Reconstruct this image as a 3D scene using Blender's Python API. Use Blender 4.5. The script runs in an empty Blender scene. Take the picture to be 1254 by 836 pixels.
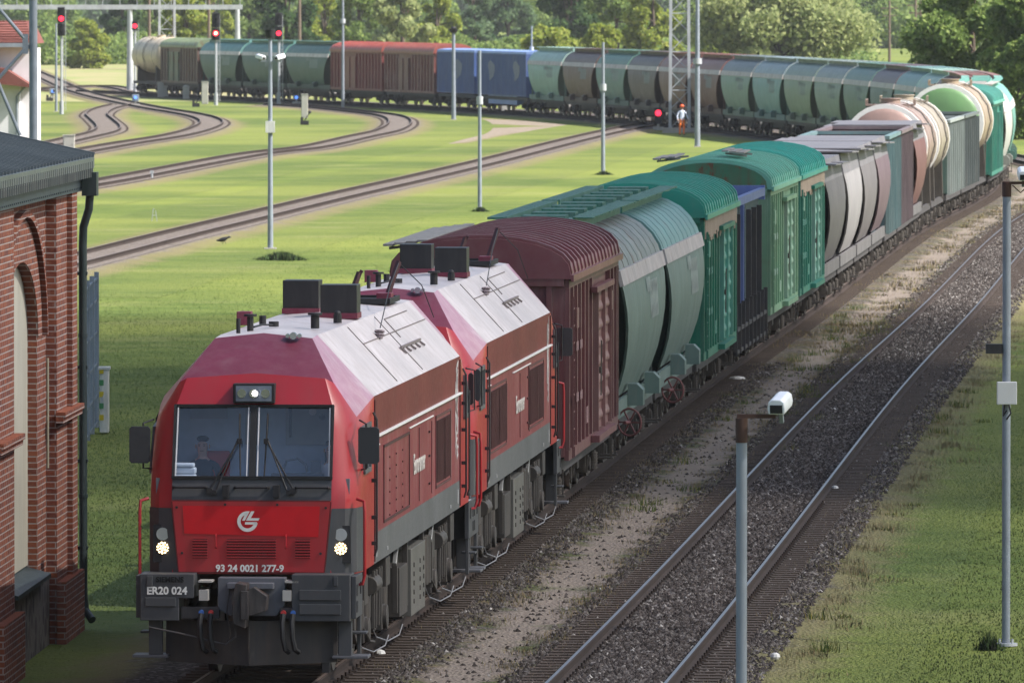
import bpy, bmesh, math, random
import numpy as np
from mathutils import Vector, Matrix
R = math.radians
C = bpy.context.scene.collection
SC = bpy.context.scene
rnd = random.Random(7)

# ---------------------------------------------------------------- camera, sky, sun, exposure
F = 11573.0; H = 9.277; YH = -13.8          # focal length in photo pixels (1254 wide), eye height, horizon row
cam = bpy.data.cameras.new('camera'); camo = bpy.data.objects.new('camera', cam); C.objects.link(camo)
cam.sensor_width = 36; cam.lens = 36*F/1254; cam.clip_start = 1; cam.clip_end = 20000
camo.location = (0, 0, H); camo.rotation_euler = (R(90)-math.atan((418-YH)/F), 0, 0)
cam.dof.use_dof = True; cam.dof.focus_distance = 136; cam.dof.aperture_fstop = 11
SC.camera = camo
SUN_AZ, SUN_EL = 106, 48
w = bpy.data.worlds.new('World'); SC.world = w; w.use_nodes = True
nt = w.node_tree; bg = nt.nodes['Background']; sky = nt.nodes.new('ShaderNodeTexSky')
sky.sky_type = 'NISHITA'; sky.sun_disc = False; sky.sun_elevation = R(SUN_EL); sky.sun_rotation = R(SUN_AZ)
sky.air_density = 1.2; sky.dust_density = 2.5; sky.ozone_density = 1.0
nt.links.new(sky.outputs[0], bg.inputs[0]); bg.inputs[1].default_value = 0.085
sl = bpy.data.lights.new('sun', 'SUN'); sl.energy = 5.0; sl.angle = R(0.6); sl.color = (1, .96, .91)
so = bpy.data.objects.new('sun', sl); C.objects.link(so)
so.rotation_euler = (R(90-SUN_EL), 0, R(180-SUN_AZ)); so.location = (60, 100, 80)
SC.view_settings.view_transform = 'Standard'; SC.view_settings.look = 'None'
SC.view_settings.gamma = 1; SC.view_settings.use_curve_mapping = False; SC.view_settings.exposure = 1.2

# ---------------------------------------------------------------- helpers
def G(px, py, z=0.0):
    Y = F*(H-z)/(py-YH); return (px-627)*Y/F, Y
def ZX(px, py, Y): return (px-627)*Y/F, H-(py-YH)*Y/F

class MB:
    def __init__(s): s.v=[]; s.f=[]; s.m=[]; s.s=[]
    def poly(s, pts, m=0, sm=False):
        n=len(s.v); s.v+= [tuple(p) for p in pts]; s.f.append(tuple(range(n,n+len(pts)))); s.m.append(m); s.s.append(sm); return s
    def box(s, x0,x1,y0,y1,z0,z1, m=0):
        n=len(s.v); s.v+=[(x0,y0,z0),(x1,y0,z0),(x1,y1,z0),(x0,y1,z0),(x0,y0,z1),(x1,y0,z1),(x1,y1,z1),(x0,y1,z1)]
        for q in ((3,2,1,0),(4,5,6,7),(0,1,5,4),(1,2,6,5),(2,3,7,6),(3,0,4,7)):
            s.f.append(tuple(n+i for i in q)); s.m.append(m); s.s.append(False)
        return s
    def obox(s, p, q, wd, ht, m=0, up=(0,0,1)):           # box beam from p to q
        p=Vector(p); q=Vector(q); d=(q-p).normalized(); u=Vector(up); 
        if abs(d.dot(u))>.98: u=Vector((0,1,0))
        a=d.cross(u).normalized()*wd/2; b=a.cross(d).normalized()*ht/2; n=len(s.v)
        for c in (p,q):
            for e in (-a-b,a-b,a+b,-a+b): s.v.append(tuple(c+e))
        for k in ((0,1,2,3),(7,6,5,4),(0,4,5,1),(1,5,6,2),(2,6,7,3),(3,7,4,0)):
            s.f.append(tuple(n+i for i in k)); s.m.append(m); s.s.append(False)
        return s
    def tube(s, pts, r, n=8, m=0, caps=True, r2=None):
        pts=[Vector(p) for p in pts]; N=len(pts); base=len(s.v); up=None
        for i,p in enumerate(pts):
            d=(pts[min(i+1,N-1)]-pts[max(i-1,0)]).normalized()
            if up is None:
                up=Vector((0,0,1)) if abs(d.z)<.9 else Vector((1,0,0))
            a=d.cross(up).normalized(); b=a.cross(d).normalized(); up=b
            rr=r if r2 is None else r+(r2-r)*i/(N-1)
            if isinstance(r,(list,tuple)): rr=r[i]
            for k in range(n):
                t=2*math.pi*k/n; s.v.append(tuple(p+a*rr*math.cos(t)+b*rr*math.sin(t)))
        for i in range(N-1):
            for k in range(n):
                s.f.append((base+i*n+k,base+i*n+(k+1)%n,base+(i+1)*n+(k+1)%n,base+(i+1)*n+k)); s.m.append(m); s.s.append(True)
        if caps:
            s.f.append(tuple(base+k for k in range(n))[::-1]); s.m.append(m); s.s.append(False)
            s.f.append(tuple(base+(N-1)*n+k for k in range(n))); s.m.append(m); s.s.append(False)
        return s
    def cyl(s, c, ax, r, h, n=16, m=0, r2=None):
        c=Vector(c); a=Vector(ax).normalized()*h/2; return s.tube([c-a,c+a],r,n,m,True,r2)
    def prism(s, prof, y0, y1, m=0, sm=False, caps=True, axis='y'):
        def P(a,b,t): return (a,t,b) if axis=='y' else ((t,a,b) if axis=='x' else (a,b,t))
        n=len(s.v); k=len(prof)
        s.v+=[P(a,b,y0) for a,b in prof]+[P(a,b,y1) for a,b in prof]
        for i in range(k):
            j=(i+1)%k; s.f.append((n+i,n+j,n+k+j,n+k+i)); s.m.append(m); s.s.append(sm)
        if caps:
            s.f.append(tuple(n+i for i in range(k))[::-1]); s.m.append(m); s.s.append(False)
            s.f.append(tuple(n+k+i for i in range(k))); s.m.append(m); s.s.append(False)
        return s
    def loft(s, rings, m=0, closed=True, caps=False, sm=True):
        b=len(s.v); n=len(rings[0])
        for r in rings: s.v+=[tuple(p) for p in r]
        for i in range(len(rings)-1):
            for k in range(n if closed else n-1):
                s.f.append((b+i*n+k,b+i*n+(k+1)%n,b+(i+1)*n+(k+1)%n,b+(i+1)*n+k)); s.m.append(m); s.s.append(sm)
        if caps:
            s.f.append(tuple(b+k for k in range(n))[::-1]); s.m.append(m); s.s.append(sm)
            e=b+(len(rings)-1)*n; s.f.append(tuple(e+k for k in range(n))); s.m.append(m); s.s.append(sm)
        return s
    def ball(s, c, rx, ry, rz, m=0, nu=12, nv=8):
        c=Vector(c); rings=[]
        for i in range(1,nv):
            t=math.pi*i/nv; rings.append([(c.x+rx*math.sin(t)*math.cos(2*math.pi*k/nu),c.y+ry*math.sin(t)*math.sin(2*math.pi*k/nu),c.z-rz*math.cos(t)) for k in range(nu)])
        return s.loft(rings,m,True,True)
    def build(s, name, mats, parent=None, bevel=0, ang=35, recalc=True, weld=False):
        me=bpy.data.meshes.new(name); me.from_pydata(s.v,[],s.f)
        for mm in (mats if isinstance(mats,(list,tuple)) else [mats]): me.materials.append(mm)
        me.polygons.foreach_set('material_index', s.m); me.polygons.foreach_set('use_smooth', s.s)
        if recalc:
            b=bmesh.new(); b.from_mesh(me); weld and bmesh.ops.remove_doubles(b,verts=b.verts,dist=.0015); bmesh.ops.recalc_face_normals(b,faces=b.faces); b.to_mesh(me); b.free()
        if any(s.s): me.set_sharp_from_angle(angle=R(ang))
        me.update()
        o=bpy.data.objects.new(name,me); C.objects.link(o)
        if parent: o.parent=parent
        if bevel:
            md=o.modifiers.new('bevel','BEVEL'); md.width=bevel; md.segments=2; md.limit_method='ANGLE'; md.angle_limit=R(30)
        return o
def build_split(mb, name, mats, parent=None, bevel=0, ang=35, key=lambda c:c[0]>0):   # loose pieces grouped by key -> one object each
    par=list(range(len(mb.v)))
    def find(a):
        while par[a]!=a: par[a]=par[par[a]]; a=par[a]
        return a
    for f in mb.f:
        for i in f[1:]: par[find(i)]=find(f[0])
    comp={}
    for i,v in enumerate(mb.v): comp.setdefault(find(i),[]).append(v)
    ky={c:key(tuple(sum(p[k] for p in vs)/len(vs) for k in range(3))) for c,vs in comp.items()}
    out=[]
    for g in sorted(set(ky.values())):
        m=MB(); mp={}
        for f,mi,sm in zip(mb.f,mb.m,mb.s):
            if ky[find(f[0])]!=g: continue
            for i in f:
                if i not in mp: mp[i]=len(m.v); m.v.append(mb.v[i])
            m.f.append(tuple(mp[i] for i in f)); m.m.append(mi); m.s.append(sm)
        out.append(m.build(name,mats,parent,bevel,ang))
    return out
def tag(o, label=None, cat=None, group=None, kind=None):
    if label: o['label']=label
    if cat: o['category']=cat
    if group: o['group']=group
    if kind: o['kind']=kind
    return o
def empty(name, loc=(0,0,0), rz=0, parent=None):
    o=bpy.data.objects.new(name,None); C.objects.link(o); o.location=loc; o.rotation_euler=(0,0,rz); o.empty_display_size=.5
    if parent: o.parent=parent
    return o
def dup(o, parent=None):
    c=o.copy(); C.objects.link(c); c.parent=parent
    for ch in list(o.children): dup(ch,c)
    return c
def fast_mesh(name, V, Fc, mats, parent=None, sm=False, attr=None):   # V (n,3) array, Fc (m,k) array
    me=bpy.data.meshes.new(name); V=np.asarray(V,np.float32); Fc=np.asarray(Fc,np.int32); k=Fc.shape[1]
    me.vertices.add(len(V)); me.vertices.foreach_set('co',V.ravel())
    me.loops.add(Fc.size); me.loops.foreach_set('vertex_index',Fc.ravel())
    me.polygons.add(len(Fc)); me.polygons.foreach_set('loop_start',np.arange(0,Fc.size,k,dtype=np.int32))
    me.polygons.foreach_set('loop_total',np.full(len(Fc),k,np.int32))
    me.polygons.foreach_set('use_smooth',np.full(len(Fc),sm))
    for mm in (mats if isinstance(mats,(list,tuple)) else [mats]): me.materials.append(mm)
    me.update(calc_edges=True); me.validate()
    o=bpy.data.objects.new(name,me); C.objects.link(o)
    if parent: o.parent=parent
    return o

# ---------------------------------------------------------------- materials
MATS={}
def newmat(name):
    m=bpy.data.materials.new(name); m.use_nodes=True; t=m.node_tree; b=t.nodes['Principled BSDF']; return m,t,b
def nn(t, typ, **kw):
    n=t.nodes.new(typ)
    for k,v in kw.items():
        if k in n.inputs: n.inputs[k].default_value=v
        else: setattr(n,k,v)
    return n
def noise(t, vec, scale, detail=4, rough=.55):
    n=t.nodes.new('ShaderNodeTexNoise'); n.inputs['Scale'].default_value=scale; n.inputs['Detail'].default_value=detail; n.inputs['Roughness'].default_value=rough
    if vec is not None: t.links.new(vec,n.inputs['Vector'])
    return n.outputs['Fac']
def ramp(t, fac, stops):
    n=t.nodes.new('ShaderNodeValToRGB'); e=n.color_ramp.elements
    while len(e)<len(stops): e.new(.5)
    for i,(p,c) in enumerate(stops):
        e[i].position=p; e[i].color=(c,c,c,1) if isinstance(c,(int,float)) else (*c,1)
    t.links.new(fac,n.inputs[0]); return n.outputs[0]
def mix(t, fac, a, b, mode='MIX'):
    n=t.nodes.new('ShaderNodeMix'); n.data_type='RGBA'; n.blend_type=mode
    for sck,v in ((n.inputs[0],fac),(n.inputs[6],a),(n.inputs[7],b)):
        if isinstance(v,bpy.types.NodeSocket): t.links.new(v,sck)
        elif isinstance(v,(int,float)): sck.default_value=v if sck.type=='VALUE' else (v,v,v,1)
        else: sck.default_value=(*v,1)
    return n.outputs[2]
def math_(t, op, a, b=None, clamp=False):
    n=t.nodes.new('ShaderNodeMath'); n.operation=op; n.use_clamp=clamp
    for i,v in enumerate((a,b)):
        if v is None: continue
        if isinstance(v,bpy.types.NodeSocket): t.links.new(v,n.inputs[i])
        else: n.inputs[i].default_value=v
    return n.outputs[0]
def mapping(t, vec, sc=(1,1,1), loc=(0,0,0)):
    n=t.nodes.new('ShaderNodeMapping'); n.inputs['Scale'].default_value=sc; n.inputs['Location'].default_value=loc; t.links.new(vec,n.inputs['Vector']); return n.outputs[0]
def bump(t, h, strength=.3, dist=.02):
    n=t.nodes.new('ShaderNodeBump'); n.inputs['Strength'].default_value=strength; n.inputs['Distance'].default_value=dist; t.links.new(h,n.inputs['Height']); return n.outputs[0]
def objc(t): return t.nodes.new('ShaderNodeTexCoord').outputs['Object']

def paint(name, col, rough=.5, dirt=(.10,.085,.07), amt=.45, rust=0.0, scale=1.0, spec=.4, streak=.12, metal=0, bmp=.08, pale=0.0):
    if name in MATS: return MATS[name]
    m,t,b=newmat(name); o=objc(t)
    sv=mapping(t,o,(1.6*scale,1.6*scale,1.6*scale*streak))
    n1=noise(t,sv,2.2,6,.65); n2=noise(t,o,.6*scale,3); n3=noise(t,o,9*scale,5,.7)
    d=ramp(t,n1,[(.42,0),(.72,1)]); d2=ramp(t,n2,[(.3,.35),(.7,1)])
    fac=math_(t,'MULTIPLY',math_(t,'MULTIPLY',d,d2),amt)
    vary=mix(t,ramp(t,n2,[(.3,0),(.7,1)]),tuple(c*.82 for c in col),tuple(min(1,c*1.15) for c in col))
    c1=mix(t,fac,vary,dirt)
    if pale: c1=mix(t,math_(t,'MULTIPLY',ramp(t,noise(t,mapping(t,o,(2.3,2.3,.25),(4,7,1)),1.7,5,.7),[(.5,0),(.7,1)]),pale),c1,(.62,.6,.58))
    if rust:
        rf=math_(t,'MULTIPLY',ramp(t,noise(t,mapping(t,o,(1.3,1.3,.6),(3,1,5)),1.5,8,.72),[(.55,0),(.62,1)]),rust)
        c1=mix(t,rf,c1,(.13,.045,.022))
    t.links.new(c1,b.inputs['Base Color'])
    rr=math_(t,'ADD',math_(t,'MULTIPLY',n3,.25),rough-.12,True); t.links.new(rr,b.inputs['Roughness'])
    b.inputs['Specular IOR Level'].default_value=spec; b.inputs['Metallic'].default_value=metal
    if bmp: t.links.new(bump(t,n3,bmp,.02),b.inputs['Normal'])
    MATS[name]=m; return m
def flat(name, col, rough=.5, metal=0, spec=.4, emit=None, es=0):
    if name in MATS: return MATS[name]
    m,t,b=newmat(name); o=objc(t)
    c=mix(t,noise(t,o,6,4),tuple(x*.85 for x in col),tuple(min(1,x*1.15) for x in col)); t.links.new(c,b.inputs['Base Color'])
    b.inputs['Roughness'].default_value=rough; b.inputs['Metallic'].default_value=metal; b.inputs['Specular IOR Level'].default_value=spec
    if emit: b.inputs['Emission Color'].default_value=(*emit,1); b.inputs['Emission Strength'].default_value=es
    MATS[name]=m; return m

# ---------------------------------------------------------------- the line of the train (plan curve) and ground
KN=[-.224,-.011,.207,-.169,.061,.453,-.635,-1.581,-1.227,-.859,-.227,-.893,-1.692,-.659,.706]
S_=np.arange(-40,760,1.0); kk=np.interp(S_,np.arange(15)*50.,KN)*1e-3
i0=40; ph=np.zeros(len(S_)); ph[i0]=R(4.531)
for i in range(i0+1,len(S_)): ph[i]=ph[i-1]+kk[i-1]
for i in range(i0-1,-1,-1): ph[i]=ph[i+1]
PX=np.zeros(len(S_)); PY=np.zeros(len(S_)); PX[i0]=-3.501; PY[i0]=125.726
for i in range(i0+1,len(S_)): PX[i]=PX[i-1]+math.sin(ph[i-1]); PY[i]=PY[i-1]+math.cos(ph[i-1])
for i in range(i0-1,-1,-1): PX[i]=PX[i+1]-math.sin(ph[i+1]); PY[i]=PY[i+1]-math.cos(ph[i+1])
def path(s, off=0.0):
    x=np.interp(s,S_,PX); y=np.interp(s,S_,PY); p=np.interp(s,S_,ph)
    return x+off*np.cos(p), y-off*np.sin(p), p
GZ=-0.30                                       # level of the grass; rail heads are at 0

# ---------------------------------------------------------------- ground, ballast, tracks
def grass_col(t,o):
    a=noise(t,o,.035,3); b=noise(t,o,.35,5,.65); c=noise(t,o,5.0,5,.75); e=noise(t,mapping(t,o,(1,1,1),(50,20,0)),.09,4,.6)
    c1=mix(t,ramp(t,b,[(.3,0),(.72,1)]),(.070,.105,.024),(.145,.175,.044))
    c1=mix(t,ramp(t,a,[(.42,0),(.6,1)]),c1,(.19,.215,.05))
    c1=mix(t,math_(t,'MULTIPLY',ramp(t,e,[(.55,0),(.7,1)]),.55),c1,(.25,.24,.10))
    c1=mix(t,ramp(t,c,[(.35,0),(.65,.35)]),c1,(.055,.095,.02))
    return c1,c
def ground_mat():
    m,t,b=newmat('grass_ground'); o=objc(t); c1,c=grass_col(t,o)
    t.links.new(c1,b.inputs['Base Color']); b.inputs['Roughness'].default_value=.95; b.inputs['Specular IOR Level'].default_value=.1
    t.links.new(bump(t,c,.9,.05),b.inputs['Normal']); return m
GM=ground_mat()
def strip_mat(name, cen, half, wob, stone_a, stone_b, sand=None, inner=None, sandc=(.27,.2,.17), mud=None):
    """cen+-half (metres, UV x) is gravel; sand=(centre,half); outside is grass"""
    m,t,b=newmat(name); o=objc(t); g,gc=grass_col(t,o)
    uv=t.nodes.new('ShaderNodeUVMap'); sx=t.nodes.new('ShaderNodeSeparateXYZ'); t.links.new(uv.outputs[0],sx.inputs[0]); u=sx.outputs[0]; v=sx.outputs[1]
    nb=noise(t,o,.45,5,.7); nb2=noise(t,mapping(t,o,(1,1,1),(9,4,0)),1.3,5,.7)
    vo=t.nodes.new('ShaderNodeTexVoronoi'); vo.inputs['Scale'].default_value=16; t.links.new(o,vo.inputs['Vector'])
    hs=t.nodes.new('ShaderNodeSeparateColor'); t.links.new(vo.outputs['Color'],hs.inputs[0])
    st=mix(t,hs.outputs[0],stone_a,stone_b); st=mix(t,ramp(t,hs.outputs[1],[(.82,0),(.95,.8)]),st,(.30,.27,.26))
    st=mix(t,ramp(t,nb,[(.35,.0),(.7,.3)]),st,(.075,.062,.055))
    if inner:                                        # oily brown ballast inside the rails
        for ic,ih in inner:
            mk=ramp(t,math_(t,'SUBTRACT',math_(t,'ABSOLUTE',math_(t,'SUBTRACT',u,ic)),math_(t,'MULTIPLY',nb2,.4)),[(max(0,(ih-.35))/10,1),(ih/10,0)]) if False else None
            d=math_(t,'ABSOLUTE',math_(t,'SUBTRACT',u,ic)); d=math_(t,'ADD',d,math_(t,'MULTIPLY',nb2,.5))
            mk=math_(t,'MULTIPLY',math_(t,'SUBTRACT',ih+.45,d),3,True); st=mix(t,math_(t,'MULTIPLY',mk,.6),st,(.045,.032,.026))
    if sand:
        for sc_,sh in sand:
            d=math_(t,'ABSOLUTE',math_(t,'SUBTRACT',u,sc_)); d=math_(t,'ADD',d,math_(t,'MULTIPLY',math_(t,'SUBTRACT',nb,.5),1.5)); d=math_(t,'ADD',d,math_(t,'MULTIPLY',math_(t,'SUBTRACT',nb2,.5),.9))
            mk=math_(t,'MULTIPLY',math_(t,'SUBTRACT',sh,d),3.5,True)
            weed=math_(t,'MULTIPLY',math_(t,'MULTIPLY',math_(t,'SUBTRACT',sh+.75,d),2.0,True),ramp(t,nb2,[(.45,0),(.6,.8)]))
            st=mix(t,weed,st,mix(t,ramp(t,nb,[(.45,0),(.55,1)]),(.15,.115,.06),(.09,.105,.035)))
            st=mix(t,math_(t,'MULTIPLY',mk,.85),st,mix(t,nb2,tuple(c*.7 for c in sandc),sandc))
    d=math_(t,'ABSOLUTE',math_(t,'SUBTRACT',u,cen)); d=math_(t,'ADD',d,math_(t,'MULTIPLY',math_(t,'SUBTRACT',nb,.5),wob)); d=math_(t,'ADD',d,math_(t,'MULTIPLY',math_(t,'SUBTRACT',nb2,.5),wob*.6))
    edge=math_(t,'MULTIPLY',math_(t,'SUBTRACT',half,d),2.0,True)
    dry=math_(t,'MULTIPLY',math_(t,'SUBTRACT',half+1.0,d),1.2,True)
    g2=mix(t,math_(t,'MULTIPLY',dry,.7),g,(.19,.15,.085))
    c=mix(t,edge,g2,st)
    t.links.new(c,b.inputs['Base Color']); b.inputs['Roughness'].default_value=.9; b.inputs['Specular IOR Level'].default_value=.15
    hh=math_(t,'ADD',vo.outputs['Distance'],gc); t.links.new(bump(t,hh,.8,.06),b.inputs['Normal']); return m
def strip(name, fn, s0, s1, ds, prof, mat, parent=None, kind='structure'):
    ss=np.arange(s0,s1+ds*.5,ds); V=[];U=[]
    for s in ss:
        for o_,z in prof:
            x,y=fn(s,o_)[:2]; V.append((x,y,z)); U.append((o_,s))
    k=len(prof); Fc=[(i*k+j,i*k+j+1,(i+1)*k+j+1,(i+1)*k+j) for i in range(len(ss)-1) for j in range(k-1)]
    o=fast_mesh(name,V,Fc,mat,parent,True); me=o.data; uvl=me.uv_layers.new(name='uv'); li=np.zeros(len(me.loops),np.int32); me.loops.foreach_get('vertex_index',li)
    uvl.data.foreach_set('uv',np.array(U,np.float32)[li].ravel())
    if kind and not parent: tag(o,kind=kind)
    return o
def spline(pts):
    P=[Vector((*p,0)) for p in pts]; P=[2*P[0]-P[1]]+P+[2*P[-1]-P[-2]]; out=[]
    for i in range(1,len(P)-2):
        a,b,c,d=P[i-1:i+3]
        for k in range(12):
            u=k/12; out.append(.5*((2*b)+(c-a)*u+(2*a-5*b+4*c-d)*u*u+(3*b-a-3*c+d)*u**3))
    out.append(P[-2]); 
    L=[0]
    for i in range(1,len(out)): L.append(L[-1]+(out[i]-out[i-1]).length)
    X=np.array([p.x for p in out]); Y=np.array([p.y for p in out]); L=np.array(L)
    hd=np.unwrap(np.arctan2(np.gradient(X,L),np.gradient(Y,L)))
    def fn(s,off=0.0):
        x=np.interp(s,L,X); y=np.interp(s,L,Y); p=np.interp(s,L,hd); return x+off*np.cos(p), y-off*np.sin(p), p
    return fn, L[-1]

def drymat():
    m,t,b=newmat('dry_meadow'); o=objc(t); c=mix(t,ramp(t,noise(t,mapping(t,o,(1,.35,1)),.12,5,.65),[(.35,0),(.65,1)]),(.27,.23,.11),(.18,.21,.055)); t.links.new(c,b.inputs['Base Color']); b.inputs['Roughness'].default_value=.95; return m
DRM=drymat(); g=MB(); g.poly([(-70,800,GZ+.02),(-22,800,GZ+.02),(-14,850,GZ+.02),(10,900,GZ+.02),(30,1010,GZ+.02),(20,1300,GZ+.02),(-110,1300,GZ+.02)]); tag(g.build('dry_meadow',DRM),kind='structure')
g=MB(); g.poly([(-2600,-60,GZ),(2600,-60,GZ),(2600,5200,GZ),(-2600,5200,GZ)]); tag(g.build('grass_field',GM),kind='structure')

BALL=strip_mat('ballast_main',2.1,4.55,1.6,(.028,.022,.019),(.105,.088,.08),sand=[(2.45,.62)],inner=[(0,1.1)],sandc=(.27,.225,.19))
prof=[(-5.2,GZ+.004),(-3.4,GZ+.006),(-1.9,-.205),(-1.0,-.205),(1.0,-.205),(1.75,-.205),(2.1,-.24),(2.9,-.24),(3.2,-.205),(3.9,-.2),(4.02,-.158),(5.38,-.158),(5.5,-.2),(6.3,-.21),(7.2,-.285),(8.6,GZ+.004)]
strip('ballast_bed',path,-34,758,2.0,prof,BALL)
RUST=paint('rail_rust',(.038,.027,.023),.85,(.02,.016,.014),.6,bmp=.2,spec=.2)
RSH=flat('rail_shine',(.28,.26,.26),.42,1.0); RTOP=flat('rail_worn',(.22,.17,.15),.45,.6)
SLP=paint('sleeper_wood',(.085,.066,.055),.9,(.035,.027,.022),.7,scale=3,bmp=.3,spec=.1)
CONC=paint('sleeper_concrete',(.19,.165,.15),.9,(.08,.06,.05),.6,scale=3,bmp=.2,spec=.1)
def rail(fn, s0, s1, off, ds, parent, top, name='rail'):
    pr=[(-.07,-.165),(.07,-.165),(.07,-.15),(.012,-.125),(.012,-.045),(.036,-.035),(.036,-.008),(.023,0),(-.023,0),(-.036,-.008),(-.036,-.035),(-.012,-.045),(-.012,-.125),(-.07,-.15)]
    ss=np.arange(s0,s1+.1,ds); V=[];Fc=[];k=len(pr)
    for s in ss:
        for a,z in pr: x,y=fn(s,off+a)[:2]; V.append((x,y,z))
    mi=[]
    for i in range(len(ss)-1):
        for j in range(k): Fc.append((i*k+j,i*k+(j+1)%k,(i+1)*k+(j+1)%k,(i+1)*k+j)); mi.append(1 if j==7 else 0)
    o=fast_mesh(name,V,Fc,[RUST,top],parent); o.data.polygons.foreach_set('material_index',mi); return o
def sleeper_mesh(mat,nm='sleeper'):
    b=MB(); b.prism([(-1.35,-.2-.02),(1.35,-.22),(1.35,-.168),(-1.35,-.168)],-.125,.125)
    for sx in (-1,1):
        b.box(sx*.795-.16,sx*.795+.16,-.09,.09,-.168,-.155,1)
        for q in (-.115,.115): b.cyl((sx*.795+q,0,-.13),(0,0,1),.022,.06,6,1)
    return b
def track(label, fn, L0, L1, ds, top, smat, n_parts=100, dense=.545, off=0.0, near_s=None):
    root=empty('railway_track'); tag(root,label,'railway track',kind='structure')
    f2=lambda s,o_=0.0: fn(s,off+o_)
    for sx in (-1,1): rail(f2,L0,L1,sx*.795,ds,root,top)
    s=L0 if near_s is None else near_s
    first=None
    if n_parts:
        for i in range(n_parts):
            x,y,p=f2(s)
            if first is None: first=sleeper_mesh(smat).build('sleeper',[smat,RUST],root); o=first
            else: o=first.copy(); C.objects.link(o); o.parent=root
            o.location=(x,y,0); o.rotation_euler=(0,0,-p+rnd.uniform(-.01,.01)); s+=dense
    V=[];Fc=[]
    while s<L1:
        x,y,p=f2(s); c,sn=math.cos(p),math.sin(p); n=len(V); j=rnd.uniform(-.03,.03)
        for a,b_ in ((-1.35,-.125),(1.35,-.125),(1.35,.125),(-1.35,.125)):
            b_+=j*a
            for z in (-.22,-.168): V.append((x+a*c+b_*sn,y-a*sn+b_*c,z))
        for q in ((1,3,5,7),(0,2,3,1),(2,4,5,3),(4,6,7,5),(6,0,1,7)): Fc.append(tuple(n+k for k in q))
        s+=dense
    if V:
        o=fast_mesh('sleepers',V,Fc,smat,root); tag(o,kind='stuff')
    return root
track('dark main track carrying the freight train, sleeper ends beside it',path,-30,750,2,RTOP,SLP,100,near_s=-2)
fn2=lambda s,o_=0.0: path(s,4.7+o_)
track('empty track with two shining rails to the right of the train',fn2,-32,420,2,RSH,SLP,100,near_s=-6)

YB=strip_mat('ballast_yard',0,1.7,1.8,(.085,.07,.06),(.21,.175,.15))
YP=[(-6.5,GZ+.006),(-2.2,GZ+.010),(-1.5,-.2),(-1.0,-.160),(1.0,-.160),(1.5,-.2),(2.2,GZ+.010),(6.5,GZ+.006)]
yard=[('yard track crossing the green field nearest the locomotives',[(-60,352),(100,313),(220,283),(328,257.5),(420,236),(510,216),(600,195),(700,170),(760,156.5),(812,147)]),
('middle yard track that hooks back toward the red boxcars',[(-40,243),(113,222),(300,188),(380,178.3),(440,165.5),(476,157.5),(490,148),(478,140),(430,134),(380,129),(330,126)]),
('yard track curving in a wide loop past the white marker cabinets',[(-30,204),(92,184),(150,174),(211,164.5),(245,156),(259,148.5),(252,142.5),(228,137),(185,130),(140,121),(110,114),(85,106),(60,95),(30,82)]),
('short yard track with an S bend at far left',[(-30,190),(52,176),(94,167),(126,159.5),(133,153),(124,144),(118.5,138),(128,131.5),(150,126)]),
('thin far track beyond the tank wagon at the left',[(40,108),(119,104),(150,107),(175,112),(230,116)])]
for i,(lb,pp) in enumerate(yard):
    fn,L=spline([G(*p) for p in pp])
    dz=.0012*i
    strip('ballast_bed',fn,0,L,2.5,[(a,z+dz) for a,z in YP],YB)
    track(lb,fn,0,L,2.5,RTOP,CONC if i==0 else SLP,0,.6)
# pale dirt patches beside the yard tracks
DIRT=strip_mat('dirt',0,3.2,3.0,(.20,.16,.12),(.33,.27,.2),sandc=(.4,.32,.24))
for pp,wd in (([(395,136),(500,139.5),(560,141.5),(650,146),(742,150),(830,151)],5.5),([(500,170),(600,155),(720,149.5)],3)):
    fn,L=spline([G(*p) for p in pp]); strip('dirt_path',fn,0,L,3,[(-wd-3,GZ+.002),(0,GZ+.0025),(wd+3,GZ+.002)],DIRT)

# loose ballast stones near the camera, grass blades, weeds
def island_mat(name, stops, rough=.9, transl=0, up=False):
    m,t,b=newmat(name); gi=t.nodes.new('ShaderNodeNewGeometry'); c=ramp(t,gi.outputs['Random Per Island'],stops); t.links.new(c,b.inputs['Base Color'])
    b.inputs['Roughness'].default_value=rough; b.inputs['Specular IOR Level'].default_value=.15
    if up: cz=t.nodes.new('ShaderNodeCombineXYZ'); cz.inputs[2].default_value=1; t.links.new(cz.outputs[0],b.inputs['Normal'])
    if transl:
        tr=t.nodes.new('ShaderNodeBsdfTranslucent'); t.links.new(c,tr.inputs[0]); mx=t.nodes.new('ShaderNodeMixShader'); mx.inputs[0].default_value=transl
        t.links.new(b.outputs[0],mx.inputs[1]); t.links.new(tr.outputs[0],mx.inputs[2]); t.links.new(mx.outputs[0],t.nodes['Material Output'].inputs[0])
    return m
STN=island_mat('stone',[(0,(.022,.018,.016)),(.45,(.052,.043,.039)),(.8,(.09,.077,.071)),(.98,(.17,.155,.145)),(1,(.35,.33,.31))])
rng=np.random.default_rng(3)
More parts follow.
